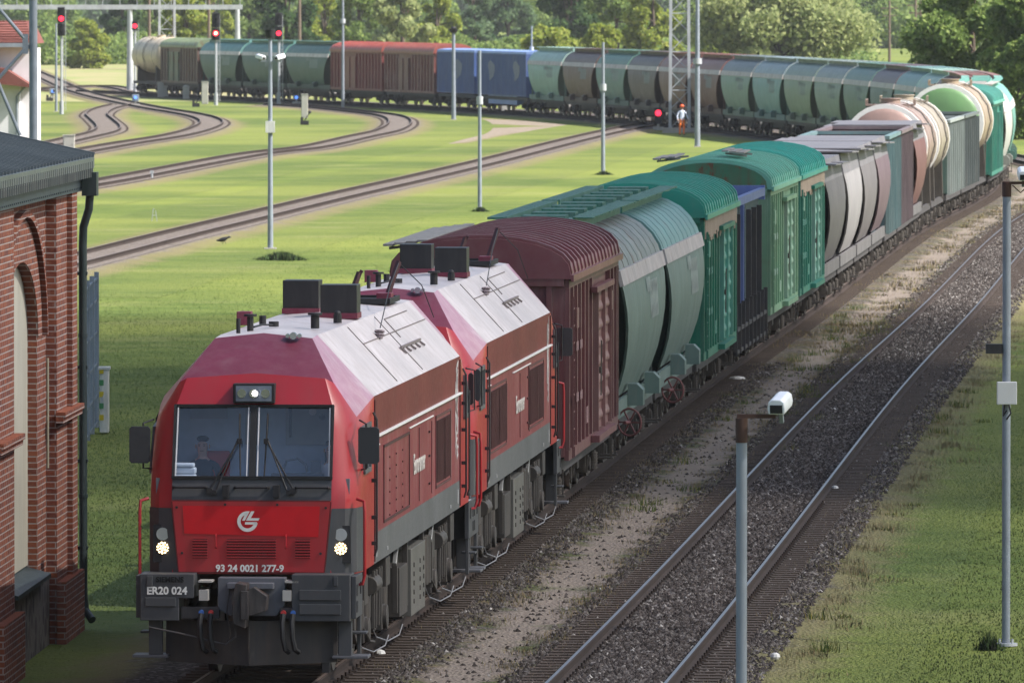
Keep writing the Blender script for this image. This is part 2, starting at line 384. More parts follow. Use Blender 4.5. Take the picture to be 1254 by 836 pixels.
def scatter_stones(name,n,sfn,size):
    s,o_=sfn(n); x,y,p=path(s,o_); sz=size*rng.uniform(.5,1.3,n)
    base=np.array([(1,0,0),(0,1,0),(-1,0,0),(0,-1,0),(0,0,1),(0,0,-.6)],float)
    V=base[None]*sz[:,None,None]*rng.uniform(.6,1.2,(n,6,1)); a=rng.uniform(0,6.28,n); ca,sa=np.cos(a),np.sin(a)
    Vx=V[:,:,0]*ca[:,None]-V[:,:,1]*sa[:,None]; Vy=V[:,:,0]*sa[:,None]+V[:,:,1]*ca[:,None]
    z=np.interp(o_,[q[0] for q in prof],[q[1] for q in prof])
    V=np.stack([Vx+x[:,None],Vy+y[:,None],V[:,:,2]*.8+z[:,None]+sz[:,None]*.1],-1).reshape(-1,3)
    f=np.array([(0,1,4),(1,2,4),(2,3,4),(3,0,4),(1,0,5),(2,1,5),(3,2,5),(0,3,5)])
    Fc=(f[None]+(np.arange(n)*6)[:,None,None]).reshape(-1,3)
    return fast_mesh(name,V,Fc,STN)
def sf(n):
    s=-6+120*rng.random(n)**1.35; o_=rng.uniform(1.05,6.6,n)
    bad=(np.abs(o_-2.45)<.6)&(rng.random(n)<.9); o_[bad]=rng.uniform(3.3,6.6,bad.sum()); return s,o_
tag(scatter_stones('ballast_stones',52000,sf,.040),kind='stuff')
def sf2(n): return 100+170*rng.random(n)**1.2,np.where(rng.random(n)<.5,rng.uniform(4.0,5.4,n),rng.uniform(3.0,6.6,n))
tag(scatter_stones('ballast_stones',26000,sf2,.055),kind='stuff')
def blades(name, x,y,z,h,wd,mat,lean=.5):
    n=len(x); a=rng.uniform(0,6.28,n); la=rng.uniform(0,6.28,n); l=lean*h*rng.random(n)
    dx=np.cos(a)*wd/2; dy=np.sin(a)*wd/2
    V=np.stack([np.stack([x-dx,y-dy,z],-1),np.stack([x+dx,y+dy,z],-1),np.stack([x+np.cos(la)*l,y+np.sin(la)*l,z+h],-1)],1).reshape(-1,3)
    return fast_mesh(name,V,np.arange(3*n).reshape(-1,3),mat)
GB=island_mat('grass_blade',[(0,(.080,.125,.026)),(.5,(.095,.145,.031)),(.9,(.12,.165,.040)),(1,(.18,.18,.07))],.8,0,True)
n=520000
Yv=118+330*rng.random(n)**1.6; xr=rng.uniform(-.56,.56,n); X=xr*Yv*.1
px=path(np.clip(Yv-125,-34,700))[0]; o_=X-px
fade=rng.random(n)>(Yv-200)/240; keep=fade&~((Yv<144.5+1.2*rng.normal(size=n))&(X<-4)&(rng.random(n)<.88))&((o_>6.3+rng.normal(0,.4,n))|(o_<-3.6+rng.normal(0,.5,n)))
X=X[keep];Yk=Yv[keep]; n=len(X)
tag(blades('grass_blades',X,Yk,np.full(n,GZ),rng.uniform(.012,.042,n),rng.uniform(.008,.018,n)*(1+Yk/400),GB),kind='stuff')
DRY=island_mat('dry_weed',[(0,(.17,.12,.06)),(.5,(.30,.23,.12)),(.8,(.16,.15,.06)),(1,(.08,.12,.03))],.9,0,True)
def clumps(name, nc, sfun, per, spread, hmin,hmax, mat, wd=.018, zz=-.23):
    s,o_=sfun(nc); cx,cy,_=path(s,o_); k=per
    x=np.repeat(cx,k)+rng.normal(0,spread,nc*k); y=np.repeat(cy,k)+rng.normal(0,spread*2,nc*k)
    hh=np.repeat(rng.uniform(hmin,hmax,nc),k)*rng.uniform(.4,1.1,nc*k)
    return tag(blades(name,x,y,np.full(nc*k,zz),hh,np.full(nc*k,wd),mat,.6),kind='stuff')
clumps('dry_weeds',520,lambda n:(-6+150*rng.random(n),2.45+rng.choice([-1,1],n)*rng.uniform(.4,1.3,n)),60,.18,.03,.13,DRY,.012)
clumps('dry_weeds',300,lambda n:(-6+150*rng.random(n),6.5+rng.normal(0,.45,n)),60,.22,.04,.18,DRY,.012,zz=-.27)
clumps('dry_weeds',260,lambda n:(120+180*rng.random(n),2.6+rng.normal(0,.8,n)),50,.25,.05,.2,DRY,.02)
GW=island_mat('green_weed',[(0,(.04,.07,.02)),(.6,(.09,.12,.03)),(.9,(.18,.17,.05)),(1,(.3,.24,.05))],.8,.4)
clumps('green_weeds',45,lambda n:(45+110*rng.random(n),2.7+rng.normal(0,.7,n)),50,.15,.06,.26,GW,.018)
clumps('green_weeds',22,lambda n:(-2+120*rng.random(n),6.7+rng.normal(0,.5,n)),50,.12,.06,.24,GW,.02,zz=-.28)

# ---------------------------------------------------------------- rolling stock
BLK=flat('black_steel',(.018,.017,.019),.6); DK=paint('underframe',(.045,.042,.045),.7,(.09,.075,.06),.7,scale=3,bmp=.2)
DKB=paint('bogie_steel',(.05,.043,.038),.75,(.11,.09,.07),.6,scale=3,bmp=.25); GREY=paint('loco_grey',(.085,.087,.095),.5,(.16,.15,.14),.35,scale=2)
TREAD=flat('wheel_tread',(.35,.33,.32),.35,1.0); LENS=flat('lamp_glass',(.45,.47,.5),.15,.3)
RUBB=flat('rubber',(.012,.012,.013),.6)
WHEEL=None
def wheelset_data(r):
    b=MB()
    for sx in (-1,1):
        b.cyl((sx*.78,0,0),(1,0,0),r,.13,28,1); b.cyl((sx*.725,0,0),(1,0,0),r+.028,.03,28,1)
        b.cyl((sx*.853,0,0),(1,0,0),r*.8,.02,24,0); b.cyl((sx*.87,0,0),(1,0,0),r*.3,.06,12,0)
    b.cyl((0,0,0),(1,0,0),.085,2.1,10,0); return b
def bogie_frame_data():
    b=MB()
    for sx in (-1,1):
        x0,x1=sx*.97,sx*1.11
        prof=[(-1.12,.38),(-.72,.38),(-.5,.22),(.5,.22),(.72,.38),(1.12,.38),(1.12,.68),(.75,.72),(.45,.86),(-.45,.86),(-.75,.72),(-1.12,.68)]
        b.prism(prof,min(x0,x1),max(x0,x1),0,False,True,'x')
        for a in (-.925,.925):
            b.box(min(sx*.93,sx*1.17),max(sx*.93,sx*1.17),a-.17,a+.17,.31,.62); b.cyl((sx*1.17,a,.47),(1,0,0),.13,.08,14)
    b.box(-1.15,1.15,-.22,.22,.5,.88); b.cyl((0,0,.93),(0,0,1),.2,.14,12)
    for a in (-1.35,1.35): b.box(-.95,.95,a-.05,a+.05,.35,.5)
    for sx in (-1,1):
        for a in (-.45,.45): b.box(min(sx*.6,sx*.7),max(sx*.6,sx*.7),a-.15,a+.15,.3,.7)
    return b
def spring_data():
    pts=[]
    b=MB()
    for dy in (-.13,.13):
        b.cyl((0,dy,.5),(0,0,1),.055,.36,8)
        for k in range(6): b.cyl((0,dy,.35+k*.055),(0,0,1),.092,.027,12)
    return b
BG={}
def bogie(parent, y):
    if not BG:
        f=bogie_frame_data().build('bogie',DKB,parent,0); w=wheelset_data(.475).build('wheelset',[DKB,TREAD],f); s_=spring_data().build('spring',DKB,f)
        BG['f'],BG['w'],BG['s']=f.data,w.data,s_.data
        bpy.data.objects.remove(w); bpy.data.objects.remove(s_); bpy.data.objects.remove(f)
    f=bpy.data.objects.new('bogie',BG['f']); C.objects.link(f); f.parent=parent; f.location=(0,y,0)
    for a in (-.925,.925):
        o=bpy.data.objects.new('wheelset',BG['w']); C.objects.link(o); o.parent=f; o.location=(0,a,.475)
    for sx in (-1,1):
        o=bpy.data.objects.new('spring',BG['s']); C.objects.link(o); o.parent=f; o.location=(sx*1.19,0,0)
    return f
def underframe(parent, L, half=1.35, zt=1.12, mat=None, gear=True):
    h=L/2-.45; b=MB()
    for sx in (-1,1): b.box(min(sx*half,sx*(half-.1)),max(sx*half,sx*(half-.1)),-h,h,zt-.24,zt)
    b.box(-.75,.75,-h+2.6,h-2.6,.5,zt-.02) if not gear or L>30 else None  # added dark block fills the shaded underside of cars without brake gear
    b.box(-.2,.2,-h,h,.8,zt-.01); 
    for y in (-h,h): b.box(-half+.101,half-.101,y-.06,y+.06,.85,zt-.003)
    for y in (-2.4,-.8,.8,2.4): b.box(-half+.101,half-.101,y-.05,y+.05,zt-.2,zt-.02)
    o=b.build('underframe',mat or DK,parent)
    c=MB()
    for sg in (-1,1):
        y=sg*h; c.box(-.13,.13,min(y,y+sg*.35),max(y,y+sg*.35),.9,1.16); c.box(-.28,.18,min(y+sg*.3,y+sg*.55),max(y+sg*.3,y+sg*.55),.86,1.2)
        c.tube([(.45,y,.95),(.45,y+sg*.2,.7),(.4,y+sg*.4,.42)],.03,6); c.tube([(-.5,y+sg*.03,1.0),(1.3,y+sg*.03,.98)],.015,5)
        for sx in (-1,1):
            c.box(sx*1.3-.16,sx*1.3+.16,y-sg*.15-.12,y-sg*.15+.12,.42,.45); c.obox((sx*1.42,y-sg*.15,.43),(sx*1.42,y-sg*.15,.9),.03,.03); c.obox((sx*1.18,y-sg*.15,.43),(sx*1.18,y-sg*.15,.9),.03,.03)
    build_split(c,'coupler',DKB,parent,key=lambda c:c[1]>0)
    if gear:
        e=MB(); e.cyl((.5,-1.2,.72),(0,1,0),.19,.9,12); e.cyl((-.55,1.0,.7),(0,1,0),.2,.5,12); e.obox((.1,-2.6,.62),(.1,2.6,.62),.05,.08)
        e.box(.9,1.2,.4,.9,.55,.85); e.obox((1.1,-1.6,.55),(1.1,1.6,.6),.04,.05); e.tube([(1.0,-2.6,.8),(1.05,0,.62),(1.0,2.6,.8)],.025,5)
        for y in (-2.2,-1.5,1.6,2.3): e.obox((1.25,y,.5),(1.25,y,.95),.04,.06)
        e.build('brake_gear',DKB,parent)
    return o
def handwheel(parent, loc, mat):
    b=MB(); pts=[(loc[0],loc[1]+.26*math.cos(t),loc[2]+.26*math.sin(t)) for t in [k*math.pi/9 for k in range(19)]]
    b.tube(pts,.022,6)
    for k in range(6): t=k*math.pi/3; b.obox(loc,(loc[0],loc[1]+.26*math.cos(t),loc[2]+.26*math.sin(t)),.02,.03)
    b.cyl((loc[0]-.08,loc[1],loc[2]),(1,0,0),.035,.2,8); return b.build('handwheel',mat,parent)

PLACED=[]
def place(root, s0, s1, mode='center'):
    x0,y0,_=path(s0); x1,y1,_=path(s1); a=math.atan2(x1-x0,y1-y0)
    if mode=='front': root.location=(x0,y0,0)
    else: root.location=((x0+x1)/2,(y0+y1)/2,0)
    root.rotation_euler=(0,0,-a)

def smudges(name, col, parent, x, spots):        # faded stencil marks: small bars, illegible
    b=MB(); r=random.Random(len(spots)*7+int(x*100))
    for (y,z,wd,ht,nb,xx) in spots:
        for k in range(nb):
            w1=wd/nb; y0=y+k*w1*1.0
            b.poly([(xx[0],y0,z),(xx[0],y0+w1*.6,z),(xx[1],y0+w1*.6,z+ht),(xx[1],y0,z+ht)])
    return build_split(b,name,col,parent)

def boxcar(col, roofcol, doorcol, label, group, s0, s1, detail=True, boards=None, rust_end=False, vents=True, rust=.3, pale=.0, side_board=None):
    L=s1-s0; t=empty('boxcar'); tag(t,label,'boxcar',group); place(t,s0,s1)
    k=tuple(round(c,3) for c in col); bm_=paint('boxcar_paint_%s_%s'%(k,pale),col,.5,(.13,.11,.09),.45,rust=rust,pale=pale,scale=1.2); dm=paint('door_paint_%s'%(tuple(round(c,3) for c in doorcol),),doorcol,.5,(.16,.13,.11),.5,rust=rust,scale=2)
    rm=paint('roof_paint_%s'%(tuple(round(c,3) for c in roofcol),),roofcol,.42,(.2,.17,.15),.35,rust=rust*.7,scale=1,streak=1,spec=.5)
    h=L/2-.42; X=1.46; ZE=4.22; ZF=1.12; ZC=4.93
    b=MB(); b.box(-X,X,-h,h,ZF,ZE)
    dh=1.95; d0=1.9                                # door opening from d0-dh to d0+dh
    y=-h+.08
    while y<h-.1:
        if not(d0-dh-.1<y<d0+dh+.05):
            for sx in (-1,1): b.prism([(sx*X,0),(sx*(X+.07),.035),(sx*(X+.07),.1),(sx*X,.135)],ZF+.1,ZE-.2,0,False,True,'z') if False else b.box(min(sx*X,sx*(X+.085)),max(sx*X,sx*(X+.085)),y,y+.20,ZF+.12,ZE-.16)
        y+=1.02
    for sx in (-1,1):
        b.box(min(sx*(X+.002),sx*(X+.08)),max(sx*(X+.002),sx*(X+.08)),-h,h,ZF-.06,ZF+.118); b.box(min(sx*(X+.002),sx*(X+.085)),max(sx*(X+.002),sx*(X+.085)),-h,h,ZE-.158,ZE+.01)
        for yy in (-h+.001,h-.101): b.box(min(sx*(X+.003),sx*(X+.09)),max(sx*(X+.003),sx*(X+.09)),yy,yy+.10,ZF+.12,ZE-.16)
    for sy in (-1,1):
        for xx in (-1.2,-.45,.45,1.2): b.box(xx-.05,xx+.05,min(sy*h,sy*(h+.07)),max(sy*h,sy*(h+.07)),ZF,ZE)
        b.box(-X,X,min(sy*(h+.001),sy*(h+.09)),max(sy*(h+.001),sy*(h+.09)),ZE-.12,ZE+.003)
        b.box(-X,X,min(sy*(h+.001),sy*(h+.09)),max(sy*(h+.001),sy*(h+.09)),ZF,ZF+.16)
    b.build('body',bm_,t)
    if boards:
        q=MB()
        for sx in (-1,1):
            yy=-h+.3
            while yy<h-.4:
                q.box(min(sx*(X+.088),sx*(X+.1)),max(sx*(X+.088),sx*(X+.1)),yy,yy+.35,ZE-.48+rnd.uniform(-.1,.1),ZE+.005); yy+=.37
        build_split(q,'eave_board',boards,t)
    # roof
    N=14; prof=[(-1.58,ZE+.005)]
    for i in range(N+1):
        a=math.pi*(1-i/N); x=1.58*math.cos(a); prof.append((x,ZE+.06+(ZC-ZE-.06)*math.sin(a)**.8 if 0<i<N else ZE+.06))
    prof.append((1.58,ZE+.005))
    r=MB(); r.prism(prof,-h-.1,h+.1,0,True)
    y=-h
    while y<h:
        rr=[(x*1.012,z+.06) for x,z in prof[1:-1]]; inn=[(x*.99,z-.03) for x,z in prof[1:-1]][::-1]
        r.prism(rr+inn,y,y+.16,0,True); y+=.95
    r.box(-1.63,-1.581,-h-.1,h+.1,ZE-.04,ZE+.075); r.box(1.581,1.63,-h-.1,h+.1,ZE-.04,ZE+.075)
    ro=r.build('roof',rm,t)
    if rust_end:
        e=MB(); e.poly([(x*.93,-h-.104,z-.035 if 0<i<N+2 else z+.02) for i,(x,z) in enumerate(prof)]); e.build('gable_panel',paint('rusty_gable',(.045,.15,.085),.7,(.12,.05,.03),.9,rust=1.0,scale=1.4),t)
    if side_board is not None:
        for (xa,xb,ya,yb,zr) in side_board:
            q=MB(); k=0
            while xa+k*.2<xb: q.obox((xa+k*.2,ya+rnd.uniform(-.1,.1),zr-.12*abs(xa+k*.2)),(xa+k*.2,yb+rnd.uniform(-.1,.1),zr-.12*abs(xa+k*.2)+.02),.17,.04); k+=1
            q.obox((xa,ya+.3,zr-.12*abs(xa)-.06),(xb,ya+.3,zr-.12*abs(xb)-.06),.08,.05); q.obox((xa,yb-.3,zr-.12*abs(xa)-.06),(xb,yb-.3,zr-.12*abs(xb)-.06),.08,.05); q.build('roof_board',paint('grey_plank',(.22,.21,.20),.8,(.1,.09,.08),.6,scale=4),ro)
    # door
    for sx in (-1,1):
        d=MB(); a,b2=d0-dh,d0+dh; xx=lambda u,v:(min(sx*u,sx*v),max(sx*u,sx*v))
        d.box(*xx(X+.03,X+.085),a,b2,ZF+.14,ZE-.45)
        if detail:
            z=ZF+.28
            while z<ZE-.6:
                d.prism([(sx*(X+.086),z),(sx*(X+.118),z+.05),(sx*(X+.118),z+.10),(sx*(X+.086),z+.2)],a+.12,(a+b2)/2-.08)
                d.prism([(sx*(X+.086),z),(sx*(X+.118),z+.05),(sx*(X+.118),z+.10),(sx*(X+.086),z+.2)],(a+b2)/2+.08,b2-.12); z+=.33
        for yy in (a,(a+b2)/2-.04,b2-.08): d.box(*xx(X+.086,X+.16),yy,yy+.08,ZF+.14,ZE-.45)
        do=d.build('door',dm,t)
        if detail:
            q=MB(); q.box(*xx(X+.10,X+.20),a+.1,a+.35,2.3,2.42); q.tube([(sx*(X+.19),a+.2,1.9),(sx*(X+.2),a+.2,2.9)],.015,6); q.build('latch',DKB,do)
            q=MB(); q.box(*xx(X+.09,X+.24),a-1.0,b2+.1,ZF-.02,ZF+.1); q.box(*xx(X+.09,X+.2),a-1.0,b2+.1,ZE-.42,ZE-.32); build_split(q,'door_rail',bm_,t,key=lambda c:c[2]>2)
            q=MB(); q.box(*xx(X+.03,X+.055),a-.45,a-.04,ZF+.15,ZE-.45); q.build('door_gap',BLK,t)
    if detail and vents:
        q=MB()
        for yy in (-h+1.9,h-2.4):
            q.box(X+.07,X+.10,yy,yy+.5,3.3,3.65)
        build_split(q,'hatch',dm,t,key=lambda c:c[1]>0)
        smudges('stencil',paint('stencil_%s'%(tuple(round(c,3) for c in col),),tuple(min(.5,c*1.6+.16) for c in col),.7,col,.8,scale=5),t,2,[(-h+.9+k*1.02,z,.62,.16,4,(X+.088,X+.088)) for k in range(3) for z in (2.0,2.9)]+[(-h+4.6,1.5,.5,.3,3,(X+.088,X+.088))])
        q=MB()
        for k in range(9): q.obox((X+.14,-h+.18,1.3+k*.3),(X+.14,-h+.5,1.3+k*.3),.025,.025)
        for yy in (-h+.18,-h+.5): q.obox((X+.14,yy,1.1),(X+.14,yy,3.9),.03,.03)
        q.build('ladder',bm_,t)
    underframe(t,L,1.38,ZF-.062,None,detail)
    for y in (-L/2+2.55,L/2-2.55): bogie(t,y)
    return t

def hopper(col, roofcol, label, group, s0, s1, detail=False, ledge=(.5,.47,.45), flatroof=None, rust=.15, marks=True, platform=True, pale=0., roofpale=0., stripes=None, roofrust=None):
    L=s1-s0; t=empty('hopper_car'); tag(t,label,'hopper car',group); place(t,s0,s1)
    sm_=paint('hopper_paint_%s_%s'%(tuple(round(c,3) for c in col),pale),col,.55,(.15,.135,.115),.6,rust=rust*.7,scale=1.1,pale=pale)
    lo_=(not detail); em=paint('hopper_end_%s'%(tuple(round(c*.5,3) for c in col),),tuple(c*.38 for c in col),.6,(.08,.08,.07),.5,rust=rust)  # end colour darkened from the side colour, holds the shade between cars
    rm=paint('hopper_roof_%s_%s_%s'%(tuple(round(c,3) for c in roofcol),rust,roofpale),roofcol,.5,(.22,.2,.19),.6,rust=rust if roofrust is None else roofrust,streak=.5,pale=roofpale); lm=paint('ledge_%s'%(ledge,),ledge,.6,(.14,.07,.05),.6,rust=.5,scale=2)
    h=L/2-.38; hz=lambda z:np.interp(z,[1.42,2.2,3.8],[L/2-(2.5 if L>13 else 2.2),L/2-(1.8 if L>13 else 1.6),h])
    side=[(1.30,1.42),(1.42,1.7),(1.53,2.05),(1.60,2.45),(1.635,2.8),(1.63,3.15),(1.59,3.5),(1.52,3.8)]
    roofp=[(1.52,3.8),(1.44,4.05),(1.30,4.28),(1.08,4.5),(.8,4.65),(.45,4.74),(0,4.77)]
    b=MB()
    for sx in (-1,1):                                  # curved side panel with real thickness
        outer=[(sx*x,z) for x,z in side]; inner=[(sx*(x-.05),z) for x,z in side][::-1]
        b.loft([[(sx*x,-hz(z),z),(sx*x,hz(z),z),(sx*(x-.05),hz(z),z),(sx*(x-.05),-hz(z),z)] for x,z in side],0,True,True)
    build_split(b,'side_panel',sm_,t,ang=50)
    e=MB()                                             # inner hopper box with sloped ends
    rings=[]
    for z,yy in ((1.42,hz(1.42)-.35),(2.4,hz(2.4)-.3),(3.3,hz(3.3)-.25),(3.8,h-.25)):
        x=np.interp(z,[q[1] for q in side],[q[0] for q in side])-.055; rings.append([(-x,-yy,z),(x,-yy,z),(x,yy,z),(-x,yy,z)])
    e.loft(rings,0,True,True,False)
    for sy in (-1,1):
        for x in (-1.2,1.2): e.obox((x,sy*(h-.12),1.1),(x,sy*(h-.12),3.7),.12,.1)
        e.obox((-1.2,sy*(h-.12),2.4),(1.2,sy*(h-.12),2.4),.06,.06)
        if detail:
            for k in range(9): e.obox((.7,sy*(h-.05),1.4+k*.3),(1.05,sy*(h-.05),1.4+k*.3),.025,.025)
    e.build('end_wall',em,t)
    r=MB(); 
    if flatroof:
        y=-h-.25; i=0
        pw=(2*h+.5)/2
        while y<h-1:
            z0=4.44+rnd.uniform(-.06,.10); dz=rnd.uniform(-.09,.05)
            pts=[(-1.72,y,z0-.08),(1.74+rnd.uniform(0,.1),y+.12,z0-.12+dz),(1.74,y+pw-.15,z0-.2+dz),(-1.72,y+pw-.2,z0-.08)]
            r.loft([pts,[(a,b_,c+.045) for a,b_,c in pts]],0,True,True,False); i+=1; y+=pw
        r.loft([[(-1.52,-h,3.8),(1.52,-h,3.8),(1.52,h,3.8),(-1.52,h,3.8)],[(-1.4,-h,4.4),(1.4,-h,4.4),(1.4,h,4.4),(-1.4,h,4.4)]],0,True,True,False)
    else:
        full=[(-x,z) for x,z in roofp]+[(x,z) for x,z in roofp[::-1]][1:]
        r.prism(full,-h,h,0,True)
        if detail or stripes:
            yy=-h+.5
            while yy<h-.3:
                r.prism([(x*1.004,z+.008) for x,z in full]+[(x*.99,z-.02) for x,z in full][::-1],yy,yy+.04,0,True); yy+=1.5
    r.build('roof',rm,t)
    if not flatroof:
        l=MB()
        for sx in (-1,1): l.prism([(sx*1.525,3.62),(sx*1.60,3.64),(sx*1.53,3.93),(sx*1.47,3.93)],-h-.02,h+.02)
        build_split(l,'ledge',lm,t)
        wk=MB(); wm=paint('walkway_%s'%(tuple(round(c,3) for c in roofcol),),tuple(c*.9 for c in roofcol) if not detail else (.04,.16,.11),.6,(.3,.3,.28),.6,scale=3)
        for sx in (-1,1):
            wk.prism([(sx*.62,4.66),(sx*.66,4.66),(sx*.66,4.95),(sx*.62,4.95)],-h,h)
        wk.box(-.5,.5,-h+.4,h-.4,4.75,4.86)
        for k in range(5):
            y=-h+1.4+k*(2*h-2.8)/4; wk.box(-.42,.42,y-.5,y+.5,4.86,4.95)
        for sx in (-1,1):
            y=-h
            while y<h: wk.box(min(sx*.668,sx*1.0),max(sx*.668,sx*1.0),y,min(y+.42,h),4.90+rnd.uniform(0,.03),4.945); y+=.5
        wk.build('walkway',wm,t)
    g=MB(); gm=paint('bracket_%s_%s'%(tuple(round(c,3) for c in col),detail),(.09,.085,.09) if flatroof else tuple(c*(.9 if detail else .45) for c in col),.6,(.2,.19,.17),.5,scale=2)  # far sills darkened in colour, so the shaded underside reads dark
    for sx in (-1,1):
        g.box(min(sx*1.34,sx*1.42),max(sx*1.34,sx*1.42),-h,h,1.06,1.4)
        for yy in ((-2.6,2.9) if not flatroof else ()):
            g.prism([(sx*1.42,1.2),(sx*1.72,1.2),(sx*1.72,1.5),(sx*1.6,1.62),(sx*1.42,1.62)],yy-.3,yy+.3)
    build_split(g,'side_sill',gm,t)
    f=MB()
    for yy in (-3.2,0,3.2):                               # discharge funnels below
        f.loft([[(-1.0,yy-1.3,1.42),(1.0,yy-1.3,1.42),(1.0,yy+1.3,1.42),(-1.0,yy+1.3,1.42)],[(-.6,yy-.35,.62),(.6,yy-.35,.62),(.6,yy+.35,.62),(-.6,yy+.35,.62)]],0,True,True,False)
    if L>13: build_split(f,'discharge_funnel',em,t,key=lambda c:round(c[1]))
    if marks:
        sp=[]
        def xz(z): return 1.006*np.interp(z,[q[1] for q in side],[q[0] for q in side])+.012
        for sx in (-1,1):
            for (y,z,wd,ht,nb) in ((1.2,2.75,2.6,.75,6),(.2,3.3,1.3,.28,5)): sp.append((y*sx-(wd if sx<0 else 0),z,wd,ht,nb,(sx*xz(z),sx*xz(z+ht))))
        smudges('marking',paint('faded_white_%s'%detail,(.36,.41,.39) if detail else (.26,.30,.28),.7,(.15,.2,.18),.6,scale=4),t,1,sp)
    if detail:
        hw_=handwheel(t,(0,0,0),paint('handwheel_red',(.20,.07,.07),.6)); hw_.location=(1.60,-5.2,.98); hw_.rotation_euler=(0,0,R(62))
    underframe(t,L,1.33,1.09,None,detail)
    for y in (-L/2+(2.35 if L>13 else 2.2),L/2-(2.35 if L>13 else 2.2)): bogie(t,y)
    return t

def tank(col, endcol, ring, label, group, s0, s1, r=1.55, zc=3.35):
    L=s1-s0; t=empty('tank_car'); tag(t,label,'tank car',group); place(t,s0,s1); h=L/2-.7
    m=paint('tank_%s'%(tuple(round(c,3) for c in col),),col,.4,(.09,.07,.05),.6,scale=1.2,streak=.3); em=paint('tankend_%s'%(tuple(round(c,3) for c in endcol),),endcol,.4,(.1,.1,.08),.3)
    rg=[];n=28
    prof=[(-h-.0,.02),(-h+.04,.45),(-h+.12,.8),(-h+.27,.95),(-h+.45,1.0),(h-.45,1.0),(h-.27,.95),(h-.12,.8),(h-.04,.45),(h,.02)]
    b=MB(); b.loft([[(r*k*math.cos(2*math.pi*i/n),y,zc+r*k*math.sin(2*math.pi*i/n)) for i in range(n)] for y,k in prof],0,True,True)
    for i in range(len(b.f)):
        ys=[b.v[j][1] for j in b.f[i]]
        if max(ys)<-h+.3 or min(ys)>h-.3: b.m[i]=1
    b.build('tank',[m,em],t,ang=60)
    q=MB()
    for y in ((-h+.38,h-.38) if ring else ()): q.cyl((0,y,zc),(0,1,0),r+.012,.32,28)
    if ring: build_split(q,'end_ring',flat('ring_%s'%(ring,),ring,.45),t,key=lambda c:c[1]>0)
    q=MB()
    for y in (-h+2.2,h-2.2): q.cyl((0,y,zc),(0,1,0),r+.012,.06,28)
    for sy in (-1,1):
        for k in range(10): q.obox((sy*1.0,-.25,zc-.9+k*.3),(sy*1.62-(k>5)*.1*(k-5),.25 if False else -.25,zc-.9+k*.3),.02,.02) if False else None
    build_split(q,'tank_band',DKB,t,key=lambda c:c[1]>0)
    q=MB(); q.cyl((0,0,zc+r+.04),(0,0,1),.38,.2,18); q.cyl((0,0,zc+r+.15),(0,0,1),.42,.04,18)
    q.box(-.9,.9,-.9,-.55,zc+r-.12,zc+r-.06); q.box(-.9,.9,.55,.9,zc+r-.12,zc+r-.06)
    for sx in (-1,1):
        for y in (-.9,-.3,.3,.9): q.obox((sx*.9,y,zc+r-.1),(sx*.9,y,zc+r+.12),.03,.03)
        q.obox((sx*.9,-.9,zc+r+.12),(sx*.9,.9,zc+r+.12),.03,.03)
    q.build('dome',m,t)
    q=MB()
    for sx in (-1,1):
        for y in (.25,-.25): q.tube([(sx*1.5,y,1.1)]+[(sx*(r+.09)*math.cos(a),y,zc+(r+.09)*math.sin(a)) for a in (-.5,0,.4,.8,1.2)],.02,6)
        for k in range(11):
            a=-.5+k*.16; q.obox((sx*(r+.09)*math.cos(a),-.25,zc+(r+.09)*math.sin(a)),(sx*(r+.09)*math.cos(a),.25,zc+(r+.09)*math.sin(a)),.02,.02)
    q.build('ladder',DKB,t)
    q=MB()
    for y in (-L/2+2.3,L/2-2.3): q.prism([(-1.35,1.1),(1.35,1.1),(1.3,zc-.75),(.9,zc-1.2),(0,zc-1.5),(-.9,zc-1.2),(-1.3,zc-.75)],y-.2,y+.2)
    build_split(q,'saddle',DKB,t,key=lambda c:c[1]>0)
    underframe(t,L,1.3,1.1)
    for y in (-L/2+2.1,L/2-2.1): bogie(t,y)
    return t

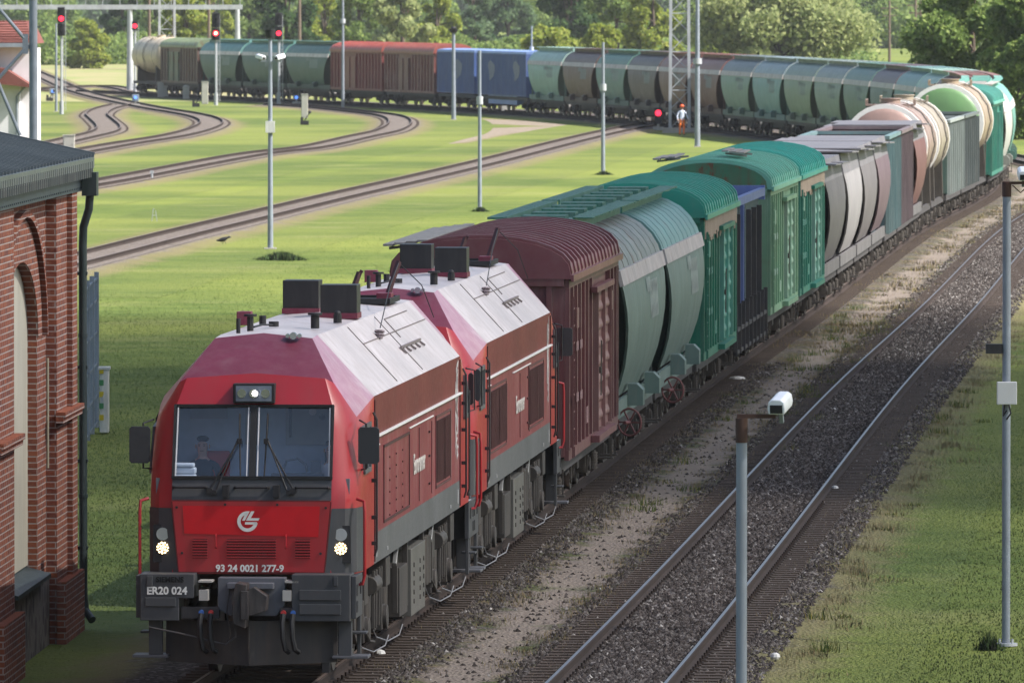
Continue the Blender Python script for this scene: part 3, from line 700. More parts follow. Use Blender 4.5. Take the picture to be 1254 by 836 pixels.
def gondola(col, label, group, s0, s1, ztop=3.9, panel2=None, postc=None, load=(.05,.045,.045)):
    L=s1-s0; t=empty('gondola_car'); tag(t,label,'gondola',group); place(t,s0,s1); h=L/2-.45; X=1.42
    m=paint('gondola_%s'%(tuple(round(c,3) for c in col),),col,.6,(.14,.1,.08),.6,rust=.35); pm=m if postc is None else paint('post_%s'%(postc,),postc,.55,(.2,.18,.16),.4)
    b=MB()
    for sx in (-1,1): b.box(min(sx*X,sx*(X-.06)),max(sx*X,sx*(X-.06)),-h,h,1.15,ztop)
    for sy in (-1,1): b.box(-X+.062,X-.062,min(sy*h,sy*(h-.06)),max(sy*h,sy*(h-.06)),1.15,ztop-.003)
    b.box(-X+.062,X-.062,-h+.062,h-.062,1.15,1.25)
    bo=b.build('body',m,t)
    q=MB()
    for sx in (-1,1):
        n=8
        for i in range(n):
            y=-h+.08+i*(2*h-.28)/(n-1); q.box(min(sx*(X+.001),sx*(X+.13)),max(sx*(X+.001),sx*(X+.13)),y,y+.12,1.1,ztop-.08)
        q.box(min(sx*(X-.08),sx*(X+.12)),max(sx*(X-.08),sx*(X+.12)),-h,h,ztop+.001,ztop+.12)
    for sy in (-1,1):
        q.box(-X+.081,X-.081,min(sy*(h-.08),sy*(h+.06)),max(sy*(h-.08),sy*(h+.06)),ztop+.004,ztop+.11)
        for x in (-1.0,0,1.0): q.box(x-.06,x+.06,min(sy*(h+.001),sy*(h+.09)),max(sy*(h+.001),sy*(h+.09)),1.15,ztop-.01)
    q.build('post',pm,t)
    if load:
        q=MB(); q.loft([[(-X+.08,-h+.1,ztop-.5),(X-.08,-h+.1,ztop-.5),(X-.08,h-.1,ztop-.5),(-X+.08,h-.1,ztop-.5)],[(-.7,-h+1,ztop-.12),(.7,-h+1,ztop-.12),(.7,h-1,ztop-.12),(-.7,h-1,ztop-.12)]],0,True,True,False); q.build('load',paint('scrap_load',load,.9,(.12,.07,.05),.9,scale=4,bmp=1),t)
    underframe(t,L,1.38,1.1)
    for y in (-L/2+2.4,L/2-2.4): bogie(t,y)
    return t
def container_flat(col, label, group, s0, s1, nlogo=1, ztop=4.62):
    L=s1-s0; t=empty('blue_wagon'); tag(t,label,'freight wagon',group); place(t,s0,s1); h=L/2-.45; X=1.5
    m=paint('wagon_blue',col,.5,(.10,.11,.13),.6,scale=1,pale=.1); rm=paint('wagon_blue_roof',(.16,.25,.5),.45,(.3,.34,.42),.6)
    b=MB(); b.box(-X,X,-h,h,1.2,ztop-.25)
    for sx in (-1,1):
        y=-h
        while y<h: b.box(min(sx*(X+.001),sx*(X+.03)),max(sx*(X+.001),sx*(X+.03)),y,y+.1,1.3,ztop-.3); y+=.45
    b.build('body',m,t)
    r=MB(); r.prism([(-1.52,ztop-.249),(1.52,ztop-.249),(1.45,ztop-.08),(.7,ztop),(-.7,ztop),(-1.45,ztop-.08)],-h,h); r.build('roof',rm,t)
    q=MB()
    for k in range(nlogo):
        yc=(k+.5)/nlogo*2*h-h
        for sx in (-1,1): 
            xs=sx*(X+.036); q.poly([(xs,yc-1.1+.5*math.sin(i*.9)+1.0*math.cos(i*math.pi/6),3.05+.75*math.sin(i*math.pi/6)+.08*math.cos(i*2.3)) for i in range(12)])
    build_split(q,'emblem',paint('pale_emblem',(.20,.21,.26),.7,(.08,.11,.2),.9,scale=6),t,key=lambda c:(c[0]>0,c[1]>0))
    if nlogo==2:
        q=MB(); q.box(-1.35,1.35,-h*.55,h*.6,.55,1.19); q.build('skirt',rm,t)
    underframe(t,L,1.4,1.13)
    for y in (-L/2+2.6,L/2-2.6): bogie(t,y)
    return t

# ---------------------------------------------------------------- locomotives
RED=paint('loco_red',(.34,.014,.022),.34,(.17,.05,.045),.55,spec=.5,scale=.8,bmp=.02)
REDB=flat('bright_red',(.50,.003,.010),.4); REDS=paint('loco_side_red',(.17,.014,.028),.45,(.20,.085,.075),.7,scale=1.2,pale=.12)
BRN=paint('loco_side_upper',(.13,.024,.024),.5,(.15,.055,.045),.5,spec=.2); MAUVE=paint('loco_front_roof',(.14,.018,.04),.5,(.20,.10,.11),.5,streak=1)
LILAC=paint('loco_facet',(.36,.17,.24),.35,(.55,.42,.46),.5,streak=1,pale=.3); WROOF=paint('loco_roof_white',(.50,.45,.46),.42,(.28,.22,.2),.7,streak=.6,spec=.5)
LGREY=GREY; LDK=paint('loco_underparts',(.038,.034,.031),.65,(.10,.08,.065),.6,scale=2.5,bmp=.15); LBEAM=paint('buffer_grey',(.048,.050,.056),.55,(.10,.09,.08),.4,scale=2,bmp=.05)
WHT=flat('white_letter',(.66,.66,.64),.5); SEAL=flat('window_seal',(.6,.6,.62),.4)
def glassmat():
    m,t,b=newmat('cab_glass'); o=t.nodes['Material Output']; tr=t.nodes.new('ShaderNodeBsdfTransparent'); tr.inputs[0].default_value=(.84,.90,1,1)
    gl=t.nodes.new('ShaderNodeBsdfGlossy'); gl.inputs['Roughness'].default_value=.03; mx=t.nodes.new('ShaderNodeMixShader'); fr=t.nodes.new('ShaderNodeFresnel'); fr.inputs[0].default_value=1.45
    f=math_(t,'ADD',math_(t,'MULTIPLY',fr.outputs[0],1.0),.06,True); t.links.new(f,mx.inputs[0]); t.links.new(tr.outputs[0],mx.inputs[1]); t.links.new(gl.outputs[0],mx.inputs[2]); t.links.new(mx.outputs[0],o.inputs[0]); return m
GLS=glassmat()
FONT=None
def text(s, size, mat, parent, loc, rot, name='lettering', bold=.012, ext=.004, align='CENTER'):
    cu=bpy.data.curves.new('t','FONT'); cu.body=s; cu.size=size; cu.extrude=ext; cu.offset=bold*size; cu.align_x=align; cu.align_y='CENTER'; cu.resolution_u=3
    to=bpy.data.objects.new('t',cu); C.objects.link(to); dg=bpy.context.evaluated_depsgraph_get(); me=bpy.data.meshes.new_from_object(to.evaluated_get(dg)); bpy.data.objects.remove(to)
    me.materials.clear(); me.materials.append(mat); o=bpy.data.objects.new(name,me); C.objects.link(o); o.parent=parent; o.location=loc; o.rotation_euler=rot; return o
def shell(b, flip=False, Y=lambda y:y):
    rows=[[(0,.30,1.47),(1.06,.30,1.47),(1.25,.36,1.47),(1.38,.52,1.47),(1.43,.95,1.47),(1.43,1.9,1.47),(1.43,2.6,1.47)],
      [(0,.30,2.45),(1.06,.30,2.45),(1.25,.36,2.45),(1.38,.52,2.45),(1.43,.95,2.45),(1.43,1.9,2.45),(1.43,2.6,2.45)],
      [(0,.37,2.74),(1.06,.38,2.74),(1.24,.44,2.74),(1.37,.62,2.74),(1.43,1.05,2.82),(1.43,1.9,2.82),(1.43,2.6,2.82)],
      [(0,.575,3.40),(1.06,.59,3.40),(1.21,.66,3.38),(1.32,.83,3.36),(1.39,1.12,3.36),(1.43,1.9,3.40),(1.43,2.6,3.42)],
      [(0,.66,3.70),(1.05,.69,3.70),(1.17,.76,3.67),(1.27,.90,3.60),(1.34,1.05,3.54),(1.40,1.9,3.67),(1.43,2.6,3.75)],
      [(0,.86,4.13),(.93,.89,4.06),(1.04,.94,4.00)]]
    def P(p,sx): return (sx*p[0],Y(p[1]),p[2])
    for sx in (-1,1):
        for r in range(4):
            for c in range(6):
                if r in (2,3) and c==0: continue        # windshield opening
                if r==2 and c==4: continue              # side window opening
                b.poly([P(rows[r][c],sx),P(rows[r][c+1],sx),P(rows[r+1][c+1],sx),P(rows[r+1][c],sx)],0,True)
        b.poly([P(rows[4][0],sx),P(rows[4][1],sx),P(rows[5][1],sx),P(rows[5][0],sx)],0,True)
        b.poly([P(rows[4][1],sx),P(rows[4][2],sx),P(rows[5][2],sx),P(rows[5][1],sx)],0,True)
        b.poly([P(rows[4][2],sx),P(rows[4][3],sx),P(rows[5][2],sx)],0,True); b.poly([P(rows[4][3],sx),P(rows[4][4],sx),P(rows[5][2],sx)],0,True)
        A=(1.04,.94,4.00); Bp=(.66,1.9,4.56); D=(1.34,1.05,3.54); Cc=(1.43,2.6,3.75); E_=(1.40,1.9,3.67)
        b.poly([P(A,sx),P(D,sx),P(E_,sx),P(Cc,sx),P((.66,2.6,4.58),sx),P(Bp,sx)],2)
        b.poly([P(rows[5][0],sx),P(rows[5][1],sx),P(A,sx),P(Bp,sx),P((0,1.9,4.63),sx)],1,True)
        b.poly([P((0,1.9,4.63),sx),P(Bp,sx),P((.66,2.6,4.58),sx),P((0,2.6,4.63),sx)],3)
def loco(label, s0, number, variant, group):
    t=empty('diesel_locomotive'); tag(t,label,'locomotive',group); place(t,s0,s0+19.27,'front')
    b=MB(); shell(b); RY_=lambda y:19.27-y; shell(b,True,RY_)
    y0,y1=2.6,16.67
    for sx in (-1,1):
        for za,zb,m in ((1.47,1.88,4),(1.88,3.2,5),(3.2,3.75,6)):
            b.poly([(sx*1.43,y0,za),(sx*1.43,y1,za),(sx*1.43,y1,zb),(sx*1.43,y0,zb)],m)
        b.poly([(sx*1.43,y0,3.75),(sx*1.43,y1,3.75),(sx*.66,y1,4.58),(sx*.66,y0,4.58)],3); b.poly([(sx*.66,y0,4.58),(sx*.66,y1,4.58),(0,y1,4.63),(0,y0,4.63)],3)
    b.poly([(-1.41,2.59,1.47),(1.41,2.59,1.47),(1.41,2.59,3.70),(.63,2.59,4.53),(-.63,2.59,4.53),(-1.41,2.59,3.70)],7); b.poly([(-1.41,16.68,1.47),(1.41,16.68,1.47),(1.41,16.68,3.70),(.63,16.68,4.53),(-.63,16.68,4.53),(-1.41,16.68,3.70)],7)
    b.poly([(-1.43,.32,1.475),(1.43,.9,1.475),(1.43,18.9,1.475),(-1.43,18.9,1.475)],7)
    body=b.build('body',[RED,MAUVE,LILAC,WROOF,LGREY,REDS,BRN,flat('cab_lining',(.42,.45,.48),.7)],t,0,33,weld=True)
    # windshields
    for Yf,sg in ((lambda y:y,1),(RY_,-1)):
        for sx in (-1,1):
            g=MB(); g.poly([(sx*.045,Yf(.39),2.76),(sx*1.04,Yf(.40),2.76),(sx*1.03,Yf(.695),3.69),(sx*.045,Yf(.67),3.69)]); g.build('windshield',GLS,t,recalc=False)
            f=MB(); yo=-.012*sg
            for p,q in (((.07,.372,2.77),(.07,.655,3.68)),((1.03,.385,2.77),(1.02,.675,3.68))): f.obox((sx*p[0],Yf(p[1]-.012),p[2]),(sx*q[0],Yf(q[1]-.012),q[2]),.016,.016)
            build_split(f,'window_seal',SEAL,t,key=lambda c:abs(c[0])>.5)
            g=MB(); g.poly([(sx*1.425,Yf(1.08),2.83),(sx*1.425,Yf(1.9),2.83),(sx*1.42,Yf(1.9),3.40),(sx*1.385,Yf(1.14),3.36)]); g.build('side_window',GLS,t,recalc=False)
            g=MB(); 
            for p,q in (((1.435,1.06,2.80),(1.435,1.95,2.80)),((1.435,1.93,2.80),(1.435,1.93,3.42)),((1.435,1.95,3.41),(1.395,1.1,3.37)),((1.435,1.07,2.8),(1.395,1.14,3.38)),((1.435,1.5,2.8),(1.42,1.5,3.4))): g.obox((sx*p[0],Yf(p[1]),p[2]),(sx*q[0],Yf(q[1]),q[2]),.05,.06)
            g.build('window_frame',LGREY,t)
        f=MB()
        for p,q,wd in (((-1.08,.355,2.755),(1.08,.355,2.755),.05),((-1.07,.675,3.70),(1.07,.675,3.70),.05),((-1.06,.36,2.75),(-1.06,.67,3.71),.035),((1.06,.36,2.75),(1.06,.67,3.71),.035),((0,.355,2.75),(0,.655,3.71),.09)): f.obox((p[0],Yf(p[1]),p[2]),(q[0],Yf(q[1]),q[2]),wd,.04)
        f.build('window_frame',RUBB,t)
        f=MB(); y=Yf(.285)
        f.poly([(-1.07,Yf(.29),2.455),(1.07,Yf(.29),2.455),(1.07,Yf(.355),2.735),(-1.07,Yf(.355),2.735)]); bb=f.build('cowl_band',LBEAM,t)
        f=MB()
        for xx in (-.82,0,.82): f.tube([(xx-.23,Yf(.32),2.62),(xx-.21,Yf(.26),2.63),(xx+.21,Yf(.26),2.63),(xx+.23,Yf(.32),2.62)],.02,6)
        for xx in (-.34,.34): f.box(xx-.04,xx+.04,min(Yf(.2),Yf(.33)),max(Yf(.2),Yf(.33)),2.50,2.66)
        f.build('grab_rail',BLK,bb)
        # lower red panel
        f=MB(); yp=.262
        f.poly([(-1.06,Yf(yp),2.44),(1.06,Yf(yp),2.44),(.97,Yf(yp),1.50),(-.97,Yf(yp),1.50)],0)
        fr=[(-1.06,2.44),(1.06,2.44),(.97,1.50),(-.97,1.50)]
        for i in range(4): a,c=fr[i],fr[(i+1)%4]; f.obox((a[0],Yf(yp+.018),a[1]),(c[0],Yf(yp+.018),c[1]),.03,.034,1)
        for xx,zz in ((-1.0,2.36),(1.0,2.36),(-.93,1.75),(.93,1.75),(-.35,2.4),(.35,2.4)): f.cyl((xx,Yf(yp-.008),zz),(0,1,0),.018,.016,8,2)
        for sx in (-1,1):
            cp=[(1.075,.285),(1.25,.342),(1.39,.505),(1.442,.93)]
            for (xa_,ya_),(xb_,yb_) in zip(cp,cp[1:]): f.poly([(sx*xa_,Yf(ya_),2.35),(sx*xb_,Yf(yb_),2.35),(sx*xb_,Yf(yb_),1.49),(sx*(xa_ if xa_>1.1 else .985),Yf(ya_),1.49)],3)
        fp=f.build('front_panel',[RED,flat('dark_red_edge',(.12,.01,.012),.5),BLK,LBEAM],t)
        f=MB(); f.poly([(-.92,Yf(yp-.006),2.38),(.92,Yf(yp-.006),2.38),(.90,Yf(yp-.006),1.97),(-.90,Yf(yp-.006),2.01)]); f.build('red_banner',REDB,fp)
        f=MB()
        for xc,hw,z0,z1,n in ((0,.33,1.68,1.94,7),(-.69,.10,1.68,1.94,7),(.69,.10,1.68,1.94,7)):
            f.poly([(xc-hw,Yf(yp-.004),z0),(xc+hw,Yf(yp-.004),z0),(xc+hw,Yf(yp-.004),z1),(xc-hw,Yf(yp-.004),z1)],0)
            for k in range(n): z=z0+(k+.5)*(z1-z0)/n; f.obox((xc-hw,Yf(yp-.012),z),(xc+hw,Yf(yp-.012),z),.02,.018,1)
        build_split(f,'louvre',[flat('louvre_dark',(.04,.004,.006),.7),RED],fp,key=lambda c:round(c[0]*1.5))
        f=MB()
        for xx in (-.47,.47): f.tube([(xx,Yf(.25),1.82),(xx,Yf(.19),1.84),(xx,Yf(.19),1.98),(xx,Yf(.25),2.0)],.012,6)
        for sx in (-1,1): f.tube([(sx*1.40,Yf(.45),2.47),(sx*1.50,Yf(.38),2.44),(sx*1.51,Yf(.37),2.3),(sx*1.51,Yf(.37),1.45),(sx*1.48,Yf(.38),1.34),(sx*1.36,Yf(.45),1.32)],.022,8)
        build_split(f,'handrail',RED,t,key=lambda c:round(c[0]*2))
        # headlight clusters
        for sx in (-1,1):
            xx=sx*1.195; yy=.345
            q=MB(); q.loft([[(xx-.135,Yf(.30 if sx*-1>0 and False else .33),1.62),(xx+.135,Yf(.33),1.62),(xx+.125,Yf(.33),2.12),(xx-.125,Yf(.33),2.12)],[(xx-.135,Yf(.40),1.62),(xx+.135,Yf(.40),1.62),(xx+.125,Yf(.40),2.12),(xx-.125,Yf(.40),2.12)]],0,True,True,False)
            hl=q.build('headlight',BLK,t)
            q=MB(); q.cyl((xx,Yf(.32),2.0),(0,1,0),.085,.03,20); q.build('lens',LENS,hl)
            q=MB(); q.cyl((xx,Yf(.322),1.815),(0,1,0),.088,.02,20); q.build('lens',flat('lens_dark',(.10,.07,.05),.4),hl)
            if sg==1:
                q=MB()
                for ring,n in ((0,1),(.036,6),(.07,11)):
                    for k in range(n):
                        a=2*math.pi*k/n+ring*9; q.cyl((xx+ring*math.cos(a),Yf(.305),1.815+ring*math.sin(a)),(0,1,0),.012,.012,8)
                q.build('lit_diodes',flat('warm_lamp',(1,.85,.6),.4,emit=(1,.78,.42),es=3.2 if variant==0 else 1),hl)
        q=MB(); q.box(-.28,.28,min(Yf(.60),Yf(.9)),max(Yf(.60),Yf(.9)),3.735,4.0); tl=q.build('roof_headlight',BLK,t,.01)
        q=MB(); q.box(-.24,.24,min(Yf(.585),Yf(.598)),max(Yf(.585),Yf(.598)),3.765,3.97)
        q.build('lens_cover',flat('lamp_cover',(.16,.19,.24),.2),tl)
        q=MB()
        for xx in (-.16,0,.16): q.cyl((xx,Yf(.575),3.87),(0,1,0),.06,.02,16)
        q.build('lens',flat('lens_silver',(.4,.42,.46),.15,.8),tl)
        q=MB(); q.cyl((.02,Yf(.56),3.87),(0,1,0),.036,.012,12); q.build('lit_lamp',flat('white_lamp',(1,1,1),.4,emit=(1,.95,.88),es=12),tl) if sg==1 else None
        # wipers
        q=MB()
        for sx in (-1,1):
            for d in (0,.06): q.tube([(sx*(.56-d*1.5),Yf(.30),2.60),(sx*(.19+d*.3),Yf(.46),3.24)],.012,6)
            q.tube([(sx*.16,Yf(.40),3.02-.25),(sx*.18,Yf(.50),3.26),(sx*.19,Yf(.60),3.60)],.011,6); q.cyl((sx*.56,Yf(.28),2.58),(0,1,0),.045,.05,10); q.cyl((sx*.50,Yf(.28),2.56),(0,1,0),.035,.05,10)
            q.box(sx*.18-.03,sx*.18+.03,min(Yf(.44),Yf(.49)),max(Yf(.44),Yf(.49)),3.2,3.27)
        build_split(q,'wiper',BLK,t)
        # mirrors
        for sx in (-1,1):
            fd=.20 if (variant==0)!=(sg==1) else 0; q=MB(); q.prism([(sx*1.40,2.96),(sx*1.43,2.93),(sx*(1.65-fd),2.93),(sx*(1.68-fd),2.96),(sx*(1.68-fd),3.39),(sx*(1.65-fd),3.42),(sx*1.43,3.42),(sx*1.40,3.39)],min(Yf(.62),Yf(.68)),max(Yf(.62),Yf(.68)))
            mo=q.build('mirror',flat('mirror_black',(.03,.032,.036),.6),t); q=MB(); q.tube([(sx*1.39,Yf(.95),3.5),(sx*1.5,Yf(.70),3.46),(sx*1.5,Yf(.70),2.86),(sx*1.42,Yf(.95),2.84)],.014,6); q.build('mirror_arm',BLK,mo)
        # buffer beam, coupler, plough
        q=MB(); Y1,Y2=min(Yf(-.12),Yf(.5)),max(Yf(-.12),Yf(.5))
        q.prism([(-1.45,.87),(-.93,.87),(-.93,1.17),(-.73,1.17),(-.73,1.49),(-1.45,1.49)],Y1,Y2)
        q.prism([(.58,.87),(1.36,.87),(1.36,1.49),(.58,1.49)],Y1,Y2)
        yo=Yf(-.125)
        for x0,x1,z0,z1 in ((.68,1.24,1.15,1.29),(.68,1.24,.96,1.1),(-1.38,-.97,1.06,1.18)): q.box(x0,x1,min(yo,Yf(-.15)),max(yo,Yf(-.15)),z0,z1)
        q.box(-1.36,-1.28,min(yo,Yf(-.15)),max(yo,Yf(-.15)),1.33,1.47); q.box(1.14,1.2,min(yo,Yf(-.15)),max(yo,Yf(-.15)),1.34,1.47)
        for sx in (-1,1):                                   # cab corner steps
            xa,xb=(1.361,1.43) if sx>0 else (-1.52,-1.451)
            q.box(xa,xb,min(Yf(.0),Yf(.9)),max(Yf(.0),Yf(.9)),.9,1.465); q.box(min(sx*1.18,sx*1.36),max(sx*1.18,sx*1.36),min(Yf(.1),Yf(.22)),max(Yf(.1),Yf(.22)),.4,.868)
            q.box(min(sx*1.37,sx*1.42),max(sx*1.37,sx*1.42),min(Yf(.75),Yf(.85)),max(Yf(.75),Yf(.85)),.35,.898)
            q.box(min(sx*1.1,sx*1.58),max(sx*1.1,sx*1.58),min(Yf(.08),Yf(.5)),max(Yf(.08),Yf(.5)),.36,.40,1); q.box(min(sx*1.3,sx*1.52),max(sx*1.3,sx*1.52),min(Yf(.5),Yf(.8)),max(Yf(.5),Yf(.8)),.66,.69)
        beam=build_split(q,'buffer_beam',[LBEAM,flat('step_grey',(.09,.09,.1),.5)],t,.008)[1]
        q=MB()
        for sx in (1,):
            for z in (.98,1.2): q.box(sx*1.432,sx*1.44,min(Yf(.05),Yf(.2)),max(Yf(.05),Yf(.2)),z,z+.15)
        q.box(1.432,1.442,min(Yf(.55),Yf(.7)),max(Yf(.55),Yf(.7)),1.2,1.36); q.build('step_recess',BLK,beam)
        q=MB(); q.prism([(-.42,1.02),(-.25,.93),(.36,.93),(.48,1.08),(.48,1.44),(-.42,1.44)],min(Yf(-.02),Yf(.25)),max(Yf(-.02),Yf(.25))); q.box(-.28,.34,min(Yf(-.2),Yf(-.02)),max(Yf(-.2),Yf(-.02)),1.30,1.38)
        q.build('coupler_housing',paint('housing_grey',(.10,.105,.125),.5,(.08,.07,.06),.5,scale=3),t,.01)
        q=MB(); q.prism([(-.16,.86),(.0,.80),(.02,1.38),(-.12,1.40),(-.18,1.2)],min(Yf(-.55),Yf(-.1)),max(Yf(-.55),Yf(-.1))); q.prism([(.021,.95),(.26,1.02),(.28,1.22),(.1,1.34),(.021,1.3)],min(Yf(-.42),Yf(-.1)),max(Yf(-.42),Yf(-.1)))
        q.box(-.05,.05,min(Yf(-.62),Yf(-.55)),max(Yf(-.62),Yf(-.55)),.92,1.3); q.tube([(-.25,Yf(-.1),1.3),(-.28,Yf(-.2),1.0),(-.24,Yf(-.15),.7),(-.3,Yf(-.1),.55)],.012,5)
        q.build('coupler',paint('coupler_rust',(.03,.026,.026),.5,(.16,.14,.13),.5,scale=5,rust=.3,bmp=.3),t,.012)
        for sx in (-1,1):
            q=MB(); q.box(sx*.58-.09,sx*.58+.09,min(Yf(-.12),Yf(.2)),max(Yf(-.12),Yf(.2)),1.38,1.405); q.box(sx*.60-.06 if sx<0 else .46,sx*.60+.06 if sx<0 else .575,min(Yf(-.14),Yf(.1)),max(Yf(-.14),Yf(.1)),1.14,1.28); q.build('electric_socket',flat('socket_grey',(.36,.35,.33),.6),t)
            q=MB(); xa=-.9 if sx<0 else .42; wd_=.5 if sx<0 else .3; q.box(xa,xa+wd_,min(Yf(-.08),Yf(.1)),max(Yf(-.08),Yf(.1)),.9,1.05); pb=q.build('valve_block',DK,t)
            for k,(cx,cm) in enumerate((((-.63),'blue_cap'),(-.50,'red_cap')) if sx<0 else ((.47,'red_cap'),(.60,'blue_cap'))):
                q=MB(); q.cyl((cx,Yf(-.12),.98),(0,1,0),.035,.07,12); q.build('cap',flat(cm,(.04,.12,.4) if cm[0]=='b' else (.4,.03,.03),.5),pb)
                q=MB(); q.tube([(cx,Yf(-.14),.96),(cx-.01,Yf(-.2),.85),(cx,Yf(-.22),.65),(cx+.03,Yf(-.2),.50),(cx+.07,Yf(-.12),.46)],.036,8); q.build('brake_hose',RUBB,pb)
        q=MB(); q.tube([(-1.33,Yf(-.1),.78),(-.9,Yf(-.14),.70),(-.55,Yf(-.2),.62),(-.3,Yf(-.18),.56),(-.17,Yf(-.15),.66),(-.18,Yf(-.12),.85)],.014,6); q.build('cable',DK,t)
        q=MB()                                               # V plough
        for sx in (-1,1):
            q.loft([[(0,Yf(-.05),.27),(0,Yf(.0),.86),(0,Yf(.06),.86),(0,Yf(.0),.27)],[(sx*1.15,Yf(.28),.30),(sx*1.15,Yf(.30),.86),(sx*1.15,Yf(.36),.86),(sx*1.15,Yf(.34),.30)]],0,True,True,False)
        q.box(-.012,.012,min(Yf(-.075),Yf(-.04)),max(Yf(-.075),Yf(-.04)),.3,.84); q.box(.95,1.05,min(Yf(.25),Yf(.4)),max(Yf(.25),Yf(.4)),.16,.32); q.build('snow_plough',paint('plough_dark',(.04,.036,.035),.6,(.10,.07,.05),.6,scale=2),t)
    if variant==0:
     text('93 24 0021 277-9',.128,WHT,t,(-.02,.252,1.545),(R(90),0,0),'number',.028)
     text('SIEMENS',.10,flat('letter_black',(.003,.003,.003),.7),t,(-1.05,-.128,1.415),(R(90),0,0),'lettering',.03)
     text(number,.14,WHT,t,(-1.09,-.128,1.265),(R(90),0,0),'number',.03)
    # front emblem: open ring with slanted stroke and bar
    q=MB(); cx,cz,yy=-.05,2.175,.248
    for rr,wd,a0,a1 in ((.118,.038,95,352),):
        n=26
        for k in range(n):
            a=R(a0+(a1-a0)*k/n); a2=R(a0+(a1-a0)*(k+1)/n); r1,r2=rr-wd/2-.008,rr+wd/2
            q.poly([(cx+r1*math.cos(a),yy,cz+r1*math.sin(a)),(cx+r2*math.cos(a),yy,cz+r2*math.sin(a)),(cx+r2*math.cos(a2),yy,cz+r2*math.sin(a2)),(cx+r1*math.cos(a2),yy,cz+r1*math.sin(a2))])
    q.poly([(cx-.01,yy,cz+.137),(cx+.03,yy,cz+.137),(cx-.035,yy,cz+.012),(cx-.072,yy,cz+.012)]); q.poly([(cx+.05,yy,cz+.137),(cx+.095,yy,cz+.137),(cx+.045,yy,cz+.045),(cx+.165,yy,cz+.045),(cx+.145,yy,cz+.012),(cx-.02,yy,cz+.012)])
    q.poly([(cx-.03,yy,cz-.008),(cx+.13,yy,cz-.008),(cx+.11,yy,cz-.04),(cx-.035,yy,cz-.04)]); q.build('emblem',WHT,t)
    # side furniture
    DR=flat('groove',(.05,.015,.015),.6); LV=paint('louvre_brown',(.085,.03,.03),.6,(.12,.07,.06),.5,scale=3)
    for sx in (-1,1):
        X=1.432; xx=lambda a,b_:(min(sx*a,sx*b_),max(sx*a,sx*b_))
        q=MB(); q.box(*xx(1.43,1.475),2.6,16.67,3.185,3.208); q.box(*xx(1.43,1.45),2.75,3.3,3.06,3.075); q.box(*xx(1.43,1.45),8.0,11.9,3.06,3.075); build_split(q,'rain_gutter',flat('gutter_white',(.7,.7,.7),.4),t,key=lambda c:0 if c[2]>3.1 else c[1])
        def frame(b_,ya,yb,za,zb,m=0):
            for p in ((ya,ya+.035,za,zb),(yb-.035,yb,za,zb),(ya,yb,za,za+.035),(ya,yb,zb-.035,zb)): b_.box(*xx(X,X+.012),p[0],p[1],p[2],p[3],m)
        def louvre(ya,yb,za=1.98,zb=3.04):
            q=MB(); q.box(*xx(X,X+.01),ya+.1,yb-.1,za+.08,zb-.08,1); frame(q,ya,yb,za,zb,0)
            y=ya+.14
            while y<yb-.14: q.box(*xx(X+.0101,X+.028),y,y+.03,za+.08,zb-.08,0); y+=.13
            q.box(*xx(X+.03,X+.04),(ya+yb)/2-.02,(ya+yb)/2+.02,za+.08,zb-.08,0)
            q.build('ventilation_grille',[LV,flat('grille_dark',(.03,.022,.022),.7)],t)
        q=MB()
        if variant==0:
            frame(q,4.0,8.0,1.95,3.02)
            for y in (4.9,5.9,6.9): 
                for z in np.arange(2.0,2.95,.16): q.box(*xx(X,X+.012),y,y+.03,z,z+.025)
        else: louvre(3.2,6.6)
        for y in (9.6,11.7): q.box(*xx(X,X+.008),y,y+.02,1.95,3.0)
        for z in (2.1,2.5,2.85):
            q.box(*xx(X,X+.02),11.2,11.35,z,z+.03)
        for y in (2.62,16.64): q.box(*xx(X,X+.014),y,y+.03,1.5,3.7)
        build_split(q,'door_panel',DR,t,key=lambda c:0 if c[1]<9.65 and c[1]>2.7 else (1 if 9.65<=c[1]<16 else (2 if c[1]<3 else 3)))
        louvre(12.4 if variant==0 else 11.5,15.0)
        text('Eurorunner',.40,flat('faded_letter',(.5,.47,.44),.6),t,(sx*(X+.008),9.6,2.5),(R(90),0,R(90)*sx),'lettering',.02,.003)
        q=MB()                                             # scraped pale paint near the rear door
        r=random.Random(5+variant)
        for k in range(70):
            y=16.05+r.uniform(-.22,.22); z=2.3+1.42*(k+r.random())/70; hh=r.uniform(.08,.35)*(z-1.8)/1.5; q.poly([(sx*(X+.004),y,z),(sx*(X+.004),y+r.uniform(.03,.12),z-.03),(sx*(X+.004),y+r.uniform(.02,.08),z-hh),(sx*(X+.004),y-.02,z-hh*.6)])
        q.build('scraped_paint',flat('scraped',(.5,.47,.46),.7),t)
        q=MB()
        for yv in (2.25,17.02):
            q.tube([(sx*1.47,yv,1.6),(sx*1.50,yv,1.7),(sx*1.50,yv,3.45),(sx*1.45,yv,3.55)],.017,6)
            for z in (1.75,2.1,2.6,3.0,3.3): q.box(*xx(1.43,1.51),yv-.03,yv+.03,z,z+.05)
        q.tube([(sx*1.47,17.6,1.6),(sx*1.50,17.6,1.7),(sx*1.50,17.6,3.2)],.017,6); build_split(q,'side_handrail',BLK,t,key=lambda c:c[1]>9)
        q=MB(); 
        for yv in (4.5,14.9): q.box(*xx(X+.001,X+.01),yv,yv+.12,1.55,1.6)
        for yv in (2.85,16.2): q.prism([(1.55,yv),(1.7,yv),(1.7,yv+.12),(1.55,yv+.12)],0,0) if False else q.box(*xx(X+.001,X+.008),yv,yv+.14,1.55,1.76)
        build_split(q,'label_plate',flat('plate',(.3,.3,.3),.6),t,key=lambda c:round(c[1]))
